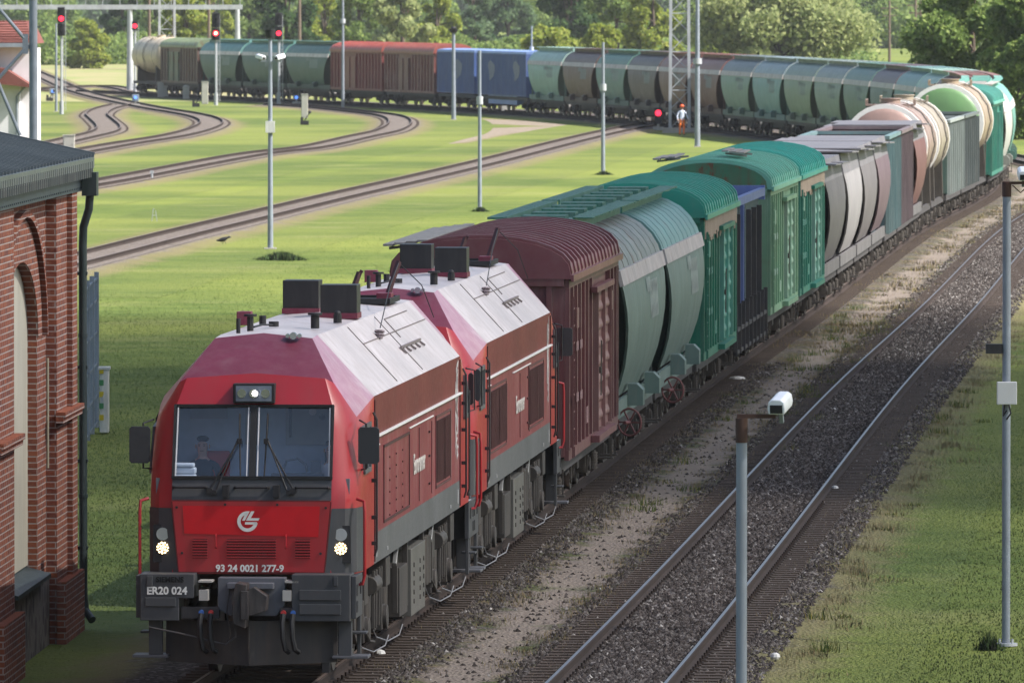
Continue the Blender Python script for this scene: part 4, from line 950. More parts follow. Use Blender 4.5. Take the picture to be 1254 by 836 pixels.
    # roof equipment
    def rb(x,y,hw,hh,d,m,name,z=4.615): q=MB(); q.box(x-hw,x+hw,y-d,y+d,z,z+hh); return q.build(name,m,t,.008)
    EXH=paint('exhaust_black',(.016,.015,.017),.45,(.05,.045,.045),.5,scale=2)
    for x,y in ((-.34,10.6),(.40,8.6)):
        e=rb(x,y,.26,.42,.28,EXH,'exhaust_box',4.66); q=MB(); q.box(x-.27,x+.27,y-.32,y+.32,4.6,4.68); q.build('exhaust_base',MAUVE,e)
    rb(-.62,5.3,.10,.19,.12,MAUVE,'roof_box'); rb(.48,14.7,.11,.15,.2,MAUVE,'roof_box')
    q=MB(); q.cyl((-.42,2.6,4.7),(0,0,1),.03,.2,10); q.cyl((-.33+.0,3.3,4.7),(0,0,1),.045,.2,10); q.cyl((-.33,3.3,4.82),(0,0,1),.09,.03,12); q.cyl((.47,4.2,4.7),(0,0,1),.06,.18,12); q.cyl((.47,4.2,4.81),(0,0,1),.10,.03,12)
    q.cyl((-.42+.0,5.8,4.66),(0,0,1),.05,.14,10); q.cyl((.55,6.6,4.66),(0,0,1),.06,.12,10); q.ball((.55,6.6,4.73),.05,.05,.05); q.tube([(-.28,3.3,4.66),(-.2,3.6,4.68),(-.1,4.2,4.66)],.014,6); q.cyl((-.1,4.2,4.67),(0,0,1),.07,.07,12); build_split(q,'roof_fitting',BLK,t,key=lambda c:(c[0]>.2,c[1]>5,c[1]>3.0))
    q=MB(); q.cyl((.42,1.75,4.60),(0,1,0),.05,.12,10); q.cyl((.34,1.78,4.60),(0,1,0),.03,.12,10); q.cyl((.50,1.78,4.60),(0,1,0),.03,.12,10); q.build('horn',flat('horn_silver',(.5,.52,.6),.25,.8),t)
    MAST=flat('mast_dark',(.05,.018,.022),.6)
    q=MB(); q.obox((.18,11.7,4.62),(.36,11.9,5.15),.06,.06); q.obox((.36,11.9,5.12),(.40,11.9,5.18),.05,.05); ma=q.build('antenna_mast',MAST,t)
    q=MB(); q.obox((.52,14.8,4.75),(.66,15.0,5.22),.06,.06); mb=q.build('antenna_mast',MAST,t)
    q=MB(); q.tube([(.66,15.0,5.2),(.80,12,4.95),(.93,9.0,4.45)],.008,5); q.tube([(.66,15.0,5.2),(.95,15.6,4.85),(1.08,16.2,4.35)],.008,5); q.tube([(.36,11.9,5.15),(.2,12.5,4.9),(-.1,13.2,4.66)],.006,5); q.build('antenna_wire',BLK,mb)
    q=MB(); q.cyl((.93,8.9,4.35),(0,.3,1),.05,.10,10); q.cyl((.93,8.9,4.40),(0,.3,1),.075,.02,10); q.cyl((.93,8.9,4.35),(0,.3,1),.075,.02,10); q.build('insulator',flat('insulator',(.25,.2,.22),.4),t)
    sl_=lambda x: 4.58-(x-.66)*(4.58-3.75)/(1.43-.66)+.012
    q=MB()
    for (xa,ya,xb,yb,w1) in ((.76,11.5,.76,15.2,.012),(.76,11.5,1.0,11.5,.03),(.92,6.5,.92,16.5,.012),(.70,6.5,1.40,6.5,.012),(.70,10.6,1.40,10.6,.012)):
        for sx in (-1,1): q.obox((sx*xa,ya,sl_(xa)),(sx*xb,yb,sl_(xb)),w1,.012)
    for sx in (-1,1):
        q.obox((sx*1.12,10.2,sl_(1.12)+.03),(sx*1.12,13.4,sl_(1.12)+.03),.03,.03)
        for k in range(5): q.obox((sx*1.12,10.3+k*.75,sl_(1.12)),(sx*1.20,10.3+k*.75,sl_(1.2)+.03),.05,.03)
    q.build('roof_hatch_line',flat('hatch_line',(.18,.15,.15),.6),t)
    q=MB(); q.box(-.6,.6,14.0,14.04,4.62,4.70); q.box(-.6,.6,15.6,15.64,4.62,4.70); q.box(-.62,-.58,14,15.64,4.62,4.7); q.box(.58,.62,14,15.64,4.62,4.7); q.box(-.575,.575,14.05,15.59,4.62,4.66); q.build('fan_housing',BLK,t)
    # running gear
    for yc in (4.3,14.97):
        q=MB()
        for sx in (-1,1):
            a,b_=min(sx*1.02,sx*1.2),max(sx*1.02,sx*1.2)
            q.prism([(yc-2.1,.55),(yc-1.7,.38),(yc-.9,.38),(yc-.5,.6),(yc+.5,.6),(yc+.9,.38),(yc+1.7,.38),(yc+2.1,.55),(yc+2.1,.8),(yc+1,.95),(yc-1,.95),(yc-2.1,.8)],a,b_,0,False,True,'x')
            for d in (-1.35,1.35):
                q.box(min(sx*1.0,sx*1.28),max(sx*1.0,sx*1.28),yc+d-.26,yc+d+.26,.38,.72); q.cyl((sx*1.3,yc+d,.55),(1,0,0),.17,.08,14)
                for e in (-.42,.42): q.cyl((sx*1.2,yc+d+e,.78),(0,0,1),.1,.4,10)
            for d in (-.5,-.15,.3,.6): q.obox((sx*1.3,yc+d,.5),(sx*1.3,yc+d+.1,1.3),.05,.05)
            q.cyl((sx*1.25,yc-.2,1.1),(0,1,0),.13,.8,12); q.box(min(sx*1.1,sx*1.36),max(sx*1.1,sx*1.36),yc+.9,yc+1.5,1.0,1.4); q.box(min(sx*1.1,sx*1.3),max(sx*1.1,sx*1.3),yc-1.7,yc-1.2,.9,1.3)
            q.tube([(sx*1.34,yc-2.2,.62),(sx*1.36,yc-1.6,.42),(sx*1.36,yc-.9,.36)],.02,6)
        bg=q.build('bogie',LDK,t,.01)
        for d in (-1.35,1.35):
            w_=wheelset_data(.55); ww=w_.build('wheelset',[DKB,TREAD],bg); ww.location=(0,yc+d,.55)
        q=MB()
        for d in (-1.95,.2): q.tube([(1.22,yc+d,.50),(1.27,yc+d+.15,.34),(1.40,yc+d+.5,.26),(1.52,yc+d+.9,.32),(1.56,yc+d+1.0,.46)],.010,6)
        build_split(q,'bogie_cable',flat('cable_silver',(.2,.2,.21),.5,.3),bg,key=lambda c:c[1]>yc-.5)
    q=MB()
    for sx in (-1,1):
        a,b_=min(sx*.9,sx*1.38),max(sx*.9,sx*1.38)
        q.box(a,b_,8.9,11.2,.34,1.30,0); q.box(a,b_-.04 if sx>0 else b_,7.5,8.75,.42,1.12,1); q.cyl((sx*1.2,12.0,.95),(0,0,1),.16,.7,12,1); q.cyl((sx*1.2,12.45,.95),(0,0,1),.16,.7,12,1)
        for y in (9.3,10.3,10.9):
            for z in np.arange(.5,1.15,.13): q.box(min(sx*1.38,sx*1.395),max(sx*1.38,sx*1.395),y,y+.04,z,z+.07,1)
        for y in (7.2,8.8,11.4,12.9): q.obox((sx*1.3,y,.5),(sx*1.3,y,1.44),.08,.08,1)
        for y in (6.9,12.7): q.obox((sx*1.32,y,1.2),(sx*1.32,y+.35,1.46),.06,.06,2)
    q.box(-1.0,1.0,2.2,17,1.25,1.46,1); q.box(-.85,.85,7.6,11.6,.45,1.25,1)
    q.build('fuel_tank',[paint('tank_plate',(.10,.097,.088),.55,(.08,.07,.06),.6,scale=2),LDK,flat('shiny_fit',(.25,.25,.25),.4,.5)],t,.006)
    # cab interior
    INT=flat('cab_wall',(.52,.62,.78),.7); q=MB()
    q.box(-1.38,1.38,.5,2.5,1.85,1.9); q.box(-1.39,-1.36,2.0,2.5,1.9,3.6); q.box(1.36,1.39,2.0,2.5,1.9,3.6); q.box(-1.3,1.3,2.44,2.5,1.9,3.72); q.box(-.7,.7,2.44,2.5,3.72,4.4)
    ci=q.build('cab_interior',INT,t)
    q=MB(); q.box(-1.3,1.3,.45,.95,2.5,2.74); q.box(-1.1,-.5,.95,1.15,2.45,2.70); q.box(.2,.9,.95,1.1,2.5,2.78); q.tube([(.35,1.0,2.8),(.4,1.0,2.95),(.55,1.0,2.98),(.66,1.0,2.9),(.68,1.0,2.8)],.02,6); q.box(.72,.86,1.0,1.1,2.79,2.95); q.build('control_desk',flat('desk_grey',(.14,.15,.17),.6),ci)
    q=MB(); q.box(.25,.85,2.36,2.43,3.1,3.75,0); q.box(-.3,-.12,2.36,2.43,3.1,3.8,0); q.box(-.26,-.16,2.34,2.355,3.55,3.7,1); q.cyl((.62,2.33,3.55),(0,1,0),.05,.05,12,2); q.cyl((.75,2.33,3.48),(0,1,0),.04,.05,12,1); q.box(.3,.33,2.33,2.355,3.2,3.7,1); q.box(-1.05,-.55,2.36,2.43,3.45,3.8,0); q.build('wall_cabinet',[flat('cabinet',(.38,.41,.44),.6),BLK,SEAL],ci)
    for x in (-.80,.92):
        q=MB(); q.box(x-.24,x+.24,1.72,2.2,2.28,2.4); q.box(x-.12,x+.30,2.16,2.28,2.36,3.02); q.cyl((x,1.95,2.09),(0,0,1),.06,.38,10); q.build('driver_seat',flat('seat_red',(.5,.04,.03),.7) if x<0 else BLK,ci,.04)
    return t

# ---------------------------------------------------------------- the train, front to back
loco('leading red diesel locomotive with lit headlights, ER20 024 on its grey beam',0,'ER20 024',0,'red diesel locomotives')
loco('second red diesel locomotive coupled behind the leading one',19.27,'',1,'red diesel locomotives')
NB='boxcars in the near leg of the train'; NH='hopper cars in the near leg of the train'; FH_='curved hopper cars in the far leg of the train'; FB='boxcars at the far tail of the train'
TEAL=(.06,.22,.17); LG=(.17,.32,.21); DG=(.02,.14,.095)
boxcar((.105,.035,.04),(.13,.035,.045),(.15,.07,.07),'maroon boxcar with ribbed roof right behind the locomotives',NB,38.6,53.3,rust=.1,pale=.05,side_board=[(-1.75,-1.05,-5.5,5.5,4.98)])
hopper((.12,.185,.165),(.15,.18,.165),'grey green curved hopper with stained roof behind the maroon boxcar',NH,53.3,68.0,True,rust=.1,roofrust=.6,roofpale=.35,ledge=(.48,.44,.43),pale=.12)
hopper((.12,.185,.17),(.13,.28,.27),'grey green curved hopper with pale teal roof, second of the first pair',NH,68.0,82.7,True,rust=.05,ledge=(.48,.44,.43),pale=.12)
PEEL=paint('peeled_boards',(.33,.26,.2),.8,(.12,.09,.07),.7,scale=3)
boxcar((.012,.15,.10),(.02,.28,.21),(.09,.30,.24),'bright emerald boxcar with peeled boards under its eave',NB,82.7,97.4,boards=PEEL,rust=.05)
def blue_stake():
    t=empty('stake_wagon'); tag(t,'blue framed open wagon with dark panels between two green boxcars','freight wagon',NB); place(t,97.4,112.1); h=6.9
    m=paint('stake_blue',(.09,.13,.33),.5,(.2,.22,.3),.4,scale=2); d=paint('stake_panel',(.02,.05,.075),.6,(.05,.07,.08),.5)
    b=MB(); b.box(-1.38,1.38,-h,h,1.2,1.35); 
    for y in (-h+.2,-h+7.3): b.box(-1.3,1.3,y,y+6.2,1.36,4.05)
    b.build('panel',d,t)
    q=MB()
    for y in (-h,h-.2): 
        q.box(-1.45,1.45,y,y+.18,4.0,4.35)
        for x in (-1.45,-.5,.35,1.3): q.box(x,x+.15,y,y+.18,1.35,4.0) if y<0 else None
    for sx in (-1,1):
        q.box(min(sx*1.32,sx*1.45),max(sx*1.32,sx*1.45),-h+.19,h-.21,4.1,4.3)
        for y in (-h+4.5,): q.box(min(sx*1.33,sx*1.42),max(sx*1.33,sx*1.42),y,y+.25,1.25,4.09)
    q.build('frame',m,t)
    q=MB()
    for sx in (-1,1):
        [q.box(min(sx*1.331,sx*1.46),max(sx*1.331,sx*1.46),y,y+.12,1.36,3.9) for y in (-h+2.2,-h+7.1,-h+9.5,-h+12)]
        q.box(min(sx*1.4,sx*1.5),max(sx*1.4,sx*1.5),-h,h,1.15,1.24); q.box(min(sx*1.4,sx*1.48),max(sx*1.4,sx*1.48),-h,h,.62,.7)
        for y in np.linspace(-h,h-.1,9): q.box(min(sx*1.42,sx*1.52),max(sx*1.42,sx*1.52),y,y+.1,.6,1.8)
    q.build('side_sill',DK,t); underframe(t,14.7,1.38,1.19)
    for y in (-4.8,4.8): bogie(t,y)
blue_stake()
boxcar((.13,.26,.165),(.12,.36,.28),(.2,.34,.25),'pale green boxcar with a rusty gable behind the blue framed wagon',NB,112.1,126.8,rust_end=True,rust=.15,pale=.1,side_board=[(-1.5,-.9,-4.5,-.5,5.12),(.25,.8,-4.6,-1.6,5.18)])
boxcar((.012,.15,.11),(.02,.30,.25),(.16,.33,.27),'dark emerald boxcar with peeled boards, last of the near green ones',NB,126.8,141.5,boards=PEEL,rust=.05)
CEM=(.115,.11,.125)
hopper((.075,.07,.08),CEM,'dark grey hopper under a flat dusty roof, just behind the last emerald boxcar',NH,141.5,153.5,flatroof=True,rust=.1,marks=False)
for (a,b_,c,lb) in ((153.5,165.5,(.21,.20,.21),'whitish hopper with bulging sides under a dusty grey roof'),(165.5,177.5,(.095,.085,.095),'mid grey hopper between the whitish and the mauve ones'),(177.5,189.5,(.085,.05,.068),'mauve hopper with bulging sides among the dusty roofed ones'),
   (213.5,225.5,(.10,.033,.033),'brick red hopper with a dusty roof in front of the pink tank')):
    hopper(c,CEM,lb,NH,a,b_,flatroof=True,rust=.15,marks=False,pale=.08)
gondola((.022,.05,.06),'dark teal high sided gondola between the mauve hopper and the plum gondola','gondolas in the near leg of the train',189.5,201.5,4.25,postc=(.10,.17,.18),load=(.16,.15,.17))
gondola((.04,.028,.034),'dark plum high sided gondola behind the dark teal one','gondolas in the near leg of the train',201.5,213.5,4.25,postc=(.12,.09,.10),load=(.16,.15,.17))
tank((.25,.18,.155),(.25,.165,.145),(.75,.72,.7),'pink beige tank car with a white end ring','tank cars in the near leg of the train',225.5,237.5,1.58,3.4)
tank((.28,.24,.19),(.35,.29,.23),(.75,.72,.7),'cream tank car behind the pink beige one','tank cars in the near leg of the train',237.5,249.5,1.58,3.4)
gondola((.055,.10,.085),'dark green gondola with pale posts behind the tank cars','gondolas in the near leg of the train',249.5,263.4,3.95,postc=(.25,.28,.27))
gondola((.035,.05,.05),'almost black gondola in front of the tank with a green end','gondolas in the near leg of the train',263.4,277.3,3.95,postc=(.10,.12,.12))
tank((.30,.235,.17),(.10,.20,.08),(.8,.78,.74),'cream tank car with green end and thick white ring','tank cars in the near leg of the train',277.3,289.3,1.66,3.55)
boxcar((.02,.16,.12),(.1,.33,.28),(.05,.2,.16),'green boxcar half hidden by the green ended tank car',NB,289.3,304,False,rust=.1)
hopper((.36,.38,.34),(.42,.40,.37),'off white hopper at the outermost point of the bend',NH,304,318.7,rust=.1,marks=False,pale=.2)
curve=[((.10,.26,.21),(.12,.35,.28),'teal hopper with a bright teal roof just past the off white one'),((.16,.30,.24),(.15,.36,.30),'pale green hopper, second past the off white one on the bend'),
 ((.09,.20,.18),(.22,.10,.09),'green hopper with a rust red roof top at the bend'),((.17,.10,.09),(.20,.12,.11),'rust brown hopper where the far leg begins')]
s=318.7
for c,r_,lb in curve: hopper(c,r_,lb,FH_,s,s+14.3,rust=.2,marks=False); s+=14.3
far=[((.20,.36,.32),(.30,.45,.40),'palest mint hopper next to the rust brown one on the bend',.1),((.11,.24,.24),(.16,.30,.30),'slate teal hopper beside the palest mint one',.1),((.11,.17,.16),(.12,.085,.11),'grey green hopper with a purplish roof',.3),
 ((.13,.21,.17),(.10,.20,.18),'moss green hopper left of the one with the purplish roof',.2),((.19,.27,.23),(.22,.27,.27),'grey green hopper with pale stripes on its roof, nearer the bend',.1),((.19,.27,.20),(.17,.24,.21),'light moss green hopper between two stripe roofed ones',.1),
 ((.17,.33,.32),(.25,.33,.36),'light blue teal hopper with streaky pale roof',.05),((.18,.30,.23),(.14,.18,.20),'sage green hopper with slate roof beside a brown one',.1),((.15,.066,.05),(.18,.06,.05),'red brown hopper right of the lattice mast',.35),
 ((.16,.075,.055),(.20,.075,.06),'red brown hopper standing behind the lattice mast',.35),((.085,.065,.065),(.075,.055,.055),'darkest brown hopper left of the lattice mast',.3),((.12,.24,.19),(.08,.20,.16),'green hopper between two brown ones',.15),
 ((.125,.07,.05),(.09,.045,.038),'brown hopper between a green and a mint one',.3),((.25,.40,.34),(.30,.45,.40),'mint hopper standing next to the blue wagons',.05)]
s=375.9
for i,(c,r_,lb,ru) in enumerate(far[:14]):
    hopper(c,r_,lb,FH_,s,s+14.72,rust=ru,stripes=(i in(4,6)),roofpale=.4 if i in(4,6) else .1,pale=.22); s+=14.72
container_flat((.04,.09,.27),'long blue wagon with two pale emblems','blue wagons in the far leg of the train',582,602,2)
container_flat((.045,.10,.30),'shorter blue wagon with one pale emblem beside the red boxcars','blue wagons in the far leg of the train',602,616.2,1)
boxcar((.16,.04,.035),(.27,.065,.05),(.17,.07,.06),'rust red boxcar with scuffed sides next to the blue wagons',FB,616.2,633.8,False,rust=.6,pale=.3)
boxcar((.19,.035,.035),(.30,.06,.045),(.23,.07,.055),'brighter red boxcar next to the dark green hoppers',FB,633.8,651.5,False,rust=.2)
for i,(lb,a) in enumerate((('dark green hopper with pale ledge right beside the red boxcars',651.5),('dark green hopper in the middle of the tail trio',666.2),('dark green hopper with pale ledge beside the brown boxcar',680.9))):
    hopper((.065,.13,.10),[(.07,.17,.145),(.09,.23,.20),(.11,.27,.25)][i],lb,'dark green hoppers at the tail',a,a+14.7,rust=.1,ledge=(.62,.58,.55),stripes=True)
boxcar((.10,.06,.05),(.17,.22,.13),(.10,.13,.09),'weathered brown boxcar with greenish roof next to the last tank',FB,695.6,710.3,False,rust=.7)
tank((.55,.46,.34),(.55,.46,.34),None,'cream tank car at the very tail of the train','tank cars at the tail',710.3,722.3,1.6,3.4)

# ---------------------------------------------------------------- people
SKIN=flat('skin',(.62,.36,.26),.6)
def skin_body(name, joints, bones, mats, zone, parent=None):
    me=bpy.data.meshes.new(name); me.from_pydata([j[0] for j in joints],bones,[]); o=bpy.data.objects.new(name,me); C.objects.link(o)
    md=o.modifiers.new('skin','SKIN'); me.skin_vertices.new() if not me.skin_vertices else None
    for i,j in enumerate(joints):
        r=j[1]; me.skin_vertices[0].data[i].radius=(r,r) if not isinstance(r,tuple) else r
    me.skin_vertices[0].data[0].use_root=True
    o.modifiers.new('sub','SUBSURF').levels=1; o.modifiers['sub'].render_levels=1
    dg=bpy.context.evaluated_depsgraph_get(); m2=bpy.data.meshes.new_from_object(o.evaluated_get(dg)); bpy.data.objects.remove(o)
    m2.materials.clear()
    for m in mats: m2.materials.append(m)
    for p in m2.polygons: p.material_index=zone(p.center); p.use_smooth=True
    o=bpy.data.objects.new(name,m2); C.objects.link(o)
    if parent: o.parent=parent
    return o
def person(label, loc, rz, mats, seated=False, hair=(.02,.015,.012), helmet=None, arms='down', scale=1.0):
    t=empty('person',loc,rz); tag(t,label,'person'); t.scale=(scale,)*3     # faces local -Y
    J=[((0,0,.95),(.16,.11)),((0,0,1.15),(.15,.10)),((0,.01,1.35),(.175,.115)),((0,.01,1.47),(.11,.08)),((0,0,1.54),(.055,.055)),((0,-.01,1.61),(.07,.08)),((0,-.015,1.70),(.085,.10)),((0,-.005,1.77),(.06,.075))]
    B=[(i,i+1) for i in range(7)]
    for sx in (-1,1):
        n=len(J)
        if arms=='down': pts=[((sx*.19,.01,1.43),.06),((sx*.23,.02,1.15),.045),((sx*.25,-.06,.90),.034),((sx*.25,-.08,.85),.03)]
        elif arms=='fore': pts=[((sx*.19,.01,1.43),.06),((sx*.26,-.05,1.17),.045),((sx*.20,-.30,1.12),.034),((sx*.19,-.36,1.11),.03)]
        else: pts=[((sx*.19,.01,1.43),.06),((sx*.30,-.02,1.20),.045),((sx*.33,-.16,1.02),.034),((sx*.33,-.20,.98),.03)]
        J+=pts; B+=[(3,n),(n,n+1),(n+1,n+2),(n+2,n+3)]
        w=Vector(pts[-1][0]); d=(w-Vector(pts[-2][0])).normalized(); side=Vector((0,1,0)) if arms=='down' else Vector((1,0,0))
        for k,(off,ln) in enumerate(((-.03,.075),(-.01,.085),(.012,.08),(.032,.065))):
            m=len(J); a=w+side*off+d*.03; J+=[(tuple(a),.010),(tuple(a+d*ln),.008)]; B+=[(n+3,m),(m,m+1)]
        m=len(J); a=w+side*-.04-d*.01; J+=[(tuple(a+d*.03+side*-.015),.011)]; B+=[(n+3,m)]
    for sx in (-1,1):
        n=len(J)
        if seated: J+=[((sx*.10,-.02,.90),.09),((sx*.13,-.42,.88),.07),((sx*.13,-.45,.5),.05),((sx*.13,-.55,.44),.045)]
        else: J+=[((sx*.10,0,.88),.09),((sx*.12,-.02,.50),.065),((sx*.13,.02,.10),.045),((sx*.14,-.14,.05),.045)]
        B+=[(0,n),(n,n+1),(n+1,n+2),(n+2,n+3)]
    def zone(c):
        if c.z>1.51 or (abs(c.x)>.15 and (c.z<.9 if arms=='down' else c.y<-.28 if arms=='fore' else c.z<1.0) and c.z>.75 and not (seated and c.z<.95 and arms=='fore')): return 0
        return 1 if c.z>.97 else (3 if c.z<.12 else 2)
    b=skin_body('body',J,B,mats,zone,t)
    q=MB(); q.prism([(-.012,1.655),(.012,1.655),(.006,1.70),(-.006,1.70)],-.135,-.10); q.build('nose',SKIN,b)
    q=MB()
    for sx in (-1,1): q.ball((sx*.033,-.108,1.705),.012,.008,.007,0,8,6); q.box(sx*.033-.018,sx*.033+.018,-.110,-.104,1.724,1.729)
    q.box(-.025,.025,-.107,-.10,1.632,1.638); q.build('face_features',flat('eye_dark',(.03,.02,.02),.5),b)
    q=MB()
    for sx in (-1,1): q.ball((sx*.092,.0,1.69),.012,.02,.032,0,8,6)
    q.build('ear',SKIN,b)
    q=MB()
    if helmet: q.ball((0,0,1.77),.125,.145,.10); q.box(-.1,.1,-.2,-.08,1.75,1.765); q.build('helmet',flat('helmet_%s'%(helmet,),helmet,.4),t)
    else: q.ball((0,.035,1.79),.084,.088,.045); q.build('hair',flat('hair',hair,.8),t)
    return t
def in_cab(x,y,z=0):
    p0=path(0); a=-math.atan2(path(19.27)[0]-p0[0],path(19.27)[1]-p0[1]); v=Matrix.Rotation(a,3,'Z')@Vector((x,y,0)); return (p0[0]+v.x,p0[1]+v.y,z),a
l,a=in_cab(-.80,1.60,1.42); NAVY=flat('navy_shirt',(.015,.02,.04),.8)
person('train driver in a dark shirt at the left side of the cab window',l,a,[SKIN,NAVY,NAVY,BLK],True,arms='fore')
l,a=in_cab(.93,1.75,1.36)
person('person in a pale shirt in the right corner of the cab window',l,a,[SKIN,flat('pale_shirt',(.62,.64,.68),.8),NAVY,BLK],True,arms='fore')
l,a=in_cab(-.93,.62,2.745); q=MB(); q.box(-.15,.15,-.1,.1,0,.04); q.box(-.14,.15,-.09,.1,.045,.13); q.box(-.15,.13,-.1,.08,.135,.19)
o=q.build('paper_bundle',flat('paper',(.66,.68,.68),.8),None,.02); o.location=l; o.rotation_euler=(0,0,a); tag(o,'white bundle of papers on the cab desk in front of the driver','paper bundle')
ORG=flat('hi_vis_orange',(1,.20,.03),.7)
x,y=G(835,166.5,GZ); person('track worker in orange trousers and helmet in front of the lattice mast',(x,y,GZ),R(20),[flat('skin_w',(.4,.25,.2),.6),flat('shirt_pale_blue',(.45,.5,.6),.8),ORG,BLK],False,helmet=(.8,.12,.03),arms='out',scale=1.1)

# ---------------------------------------------------------------- brick building at the left
def brickmat():
    m,t,b=newmat('brick_wall'); o=objc(t); sp=t.nodes.new('ShaderNodeSeparateXYZ'); t.links.new(o,sp.inputs[0])
    ge=t.nodes.new('ShaderNodeNewGeometry'); sn=t.nodes.new('ShaderNodeSeparateXYZ'); t.links.new(ge.outputs['Normal'],sn.inputs[0])
    ax=math_(t,'GREATER_THAN',math_(t,'ABSOLUTE',sn.outputs[0]),.6)
    def comb(a,b_): n=t.nodes.new('ShaderNodeCombineXYZ'); t.links.new(a,n.inputs[0]); t.links.new(b_,n.inputs[1]); return n.outputs[0]
    u=mix(t,ax,comb(sp.outputs[0],sp.outputs[2]),comb(sp.outputs[1],sp.outputs[2]))
    br=t.nodes.new('ShaderNodeTexBrick'); t.links.new(u,br.inputs['Vector']); br.inputs['Scale'].default_value=1; br.inputs['Brick Width'].default_value=.28; br.inputs['Row Height'].default_value=.088; br.inputs['Mortar Size'].default_value=.011; br.inputs['Mortar Smooth'].default_value=.2; br.inputs['Bias'].default_value=0
    br.inputs['Color1'].default_value=(.25,.078,.04,1); br.inputs['Color2'].default_value=(.11,.038,.03,1); br.inputs['Mortar'].default_value=(.36,.33,.31,1)
    c=mix(t,ramp(t,noise(t,o,1.3,5,.7),[(.3,0),(.7,.55)]),br.outputs['Color'],(.17,.06,.04)); c=mix(t,math_(t,'MULTIPLY',ramp(t,noise(t,o,14,3),[(.5,0),(.7,1)]),.35),c,(.28,.11,.06)); 
    c=mix(t,math_(t,'MULTIPLY',ramp(t,noise(t,o,3,5,.7),[(.6,0),(.7,1)]),.3),c,(.33,.27,.24))
    t.links.new(c,b.inputs['Base Color']); b.inputs['Roughness'].default_value=.9; b.inputs['Specular IOR Level'].default_value=.15
    t.links.new(bump(t,math_(t,'ADD',math_(t,'MULTIPLY',br.outputs['Fac'],-1),math_(t,'MULTIPLY',noise(t,o,25,4),.5)),.7,.012),b.inputs['Normal']); return m
BR=brickmat(); STONE=None
def stonemat():
    m,t,b=newmat('fieldstone'); o=objc(t); vo=t.nodes.new('ShaderNodeTexVoronoi'); vo.inputs['Scale'].default_value=3.2; t.links.new(o,vo.inputs['Vector']); sc=t.nodes.new('ShaderNodeSeparateColor'); t.links.new(vo.outputs['Color'],sc.inputs[0])
    c=mix(t,sc.outputs[0],(.05,.045,.045),(.13,.10,.095)); c=mix(t,ramp(t,vo.outputs['Distance'],[(.38,0),(.5,1)]),c,(.17,.15,.14)); c=mix(t,ramp(t,noise(t,o,8,5,.7),[(.4,0),(.8,.6)]),c,(.04,.035,.03)); t.links.new(c,b.inputs['Base Color']); b.inputs['Roughness'].default_value=.9
    t.links.new(bump(t,vo.outputs['Distance'],-.8,.1),b.inputs['Normal']); return m
STONE=stonemat()
DGR=paint('dark_green_metal',(.022,.035,.035),.45,(.08,.09,.09),.4,scale=2); SLATE=paint('roof_sheet',(.085,.10,.11),.38,(.15,.16,.16),.45,scale=1,streak=1,spec=.6)
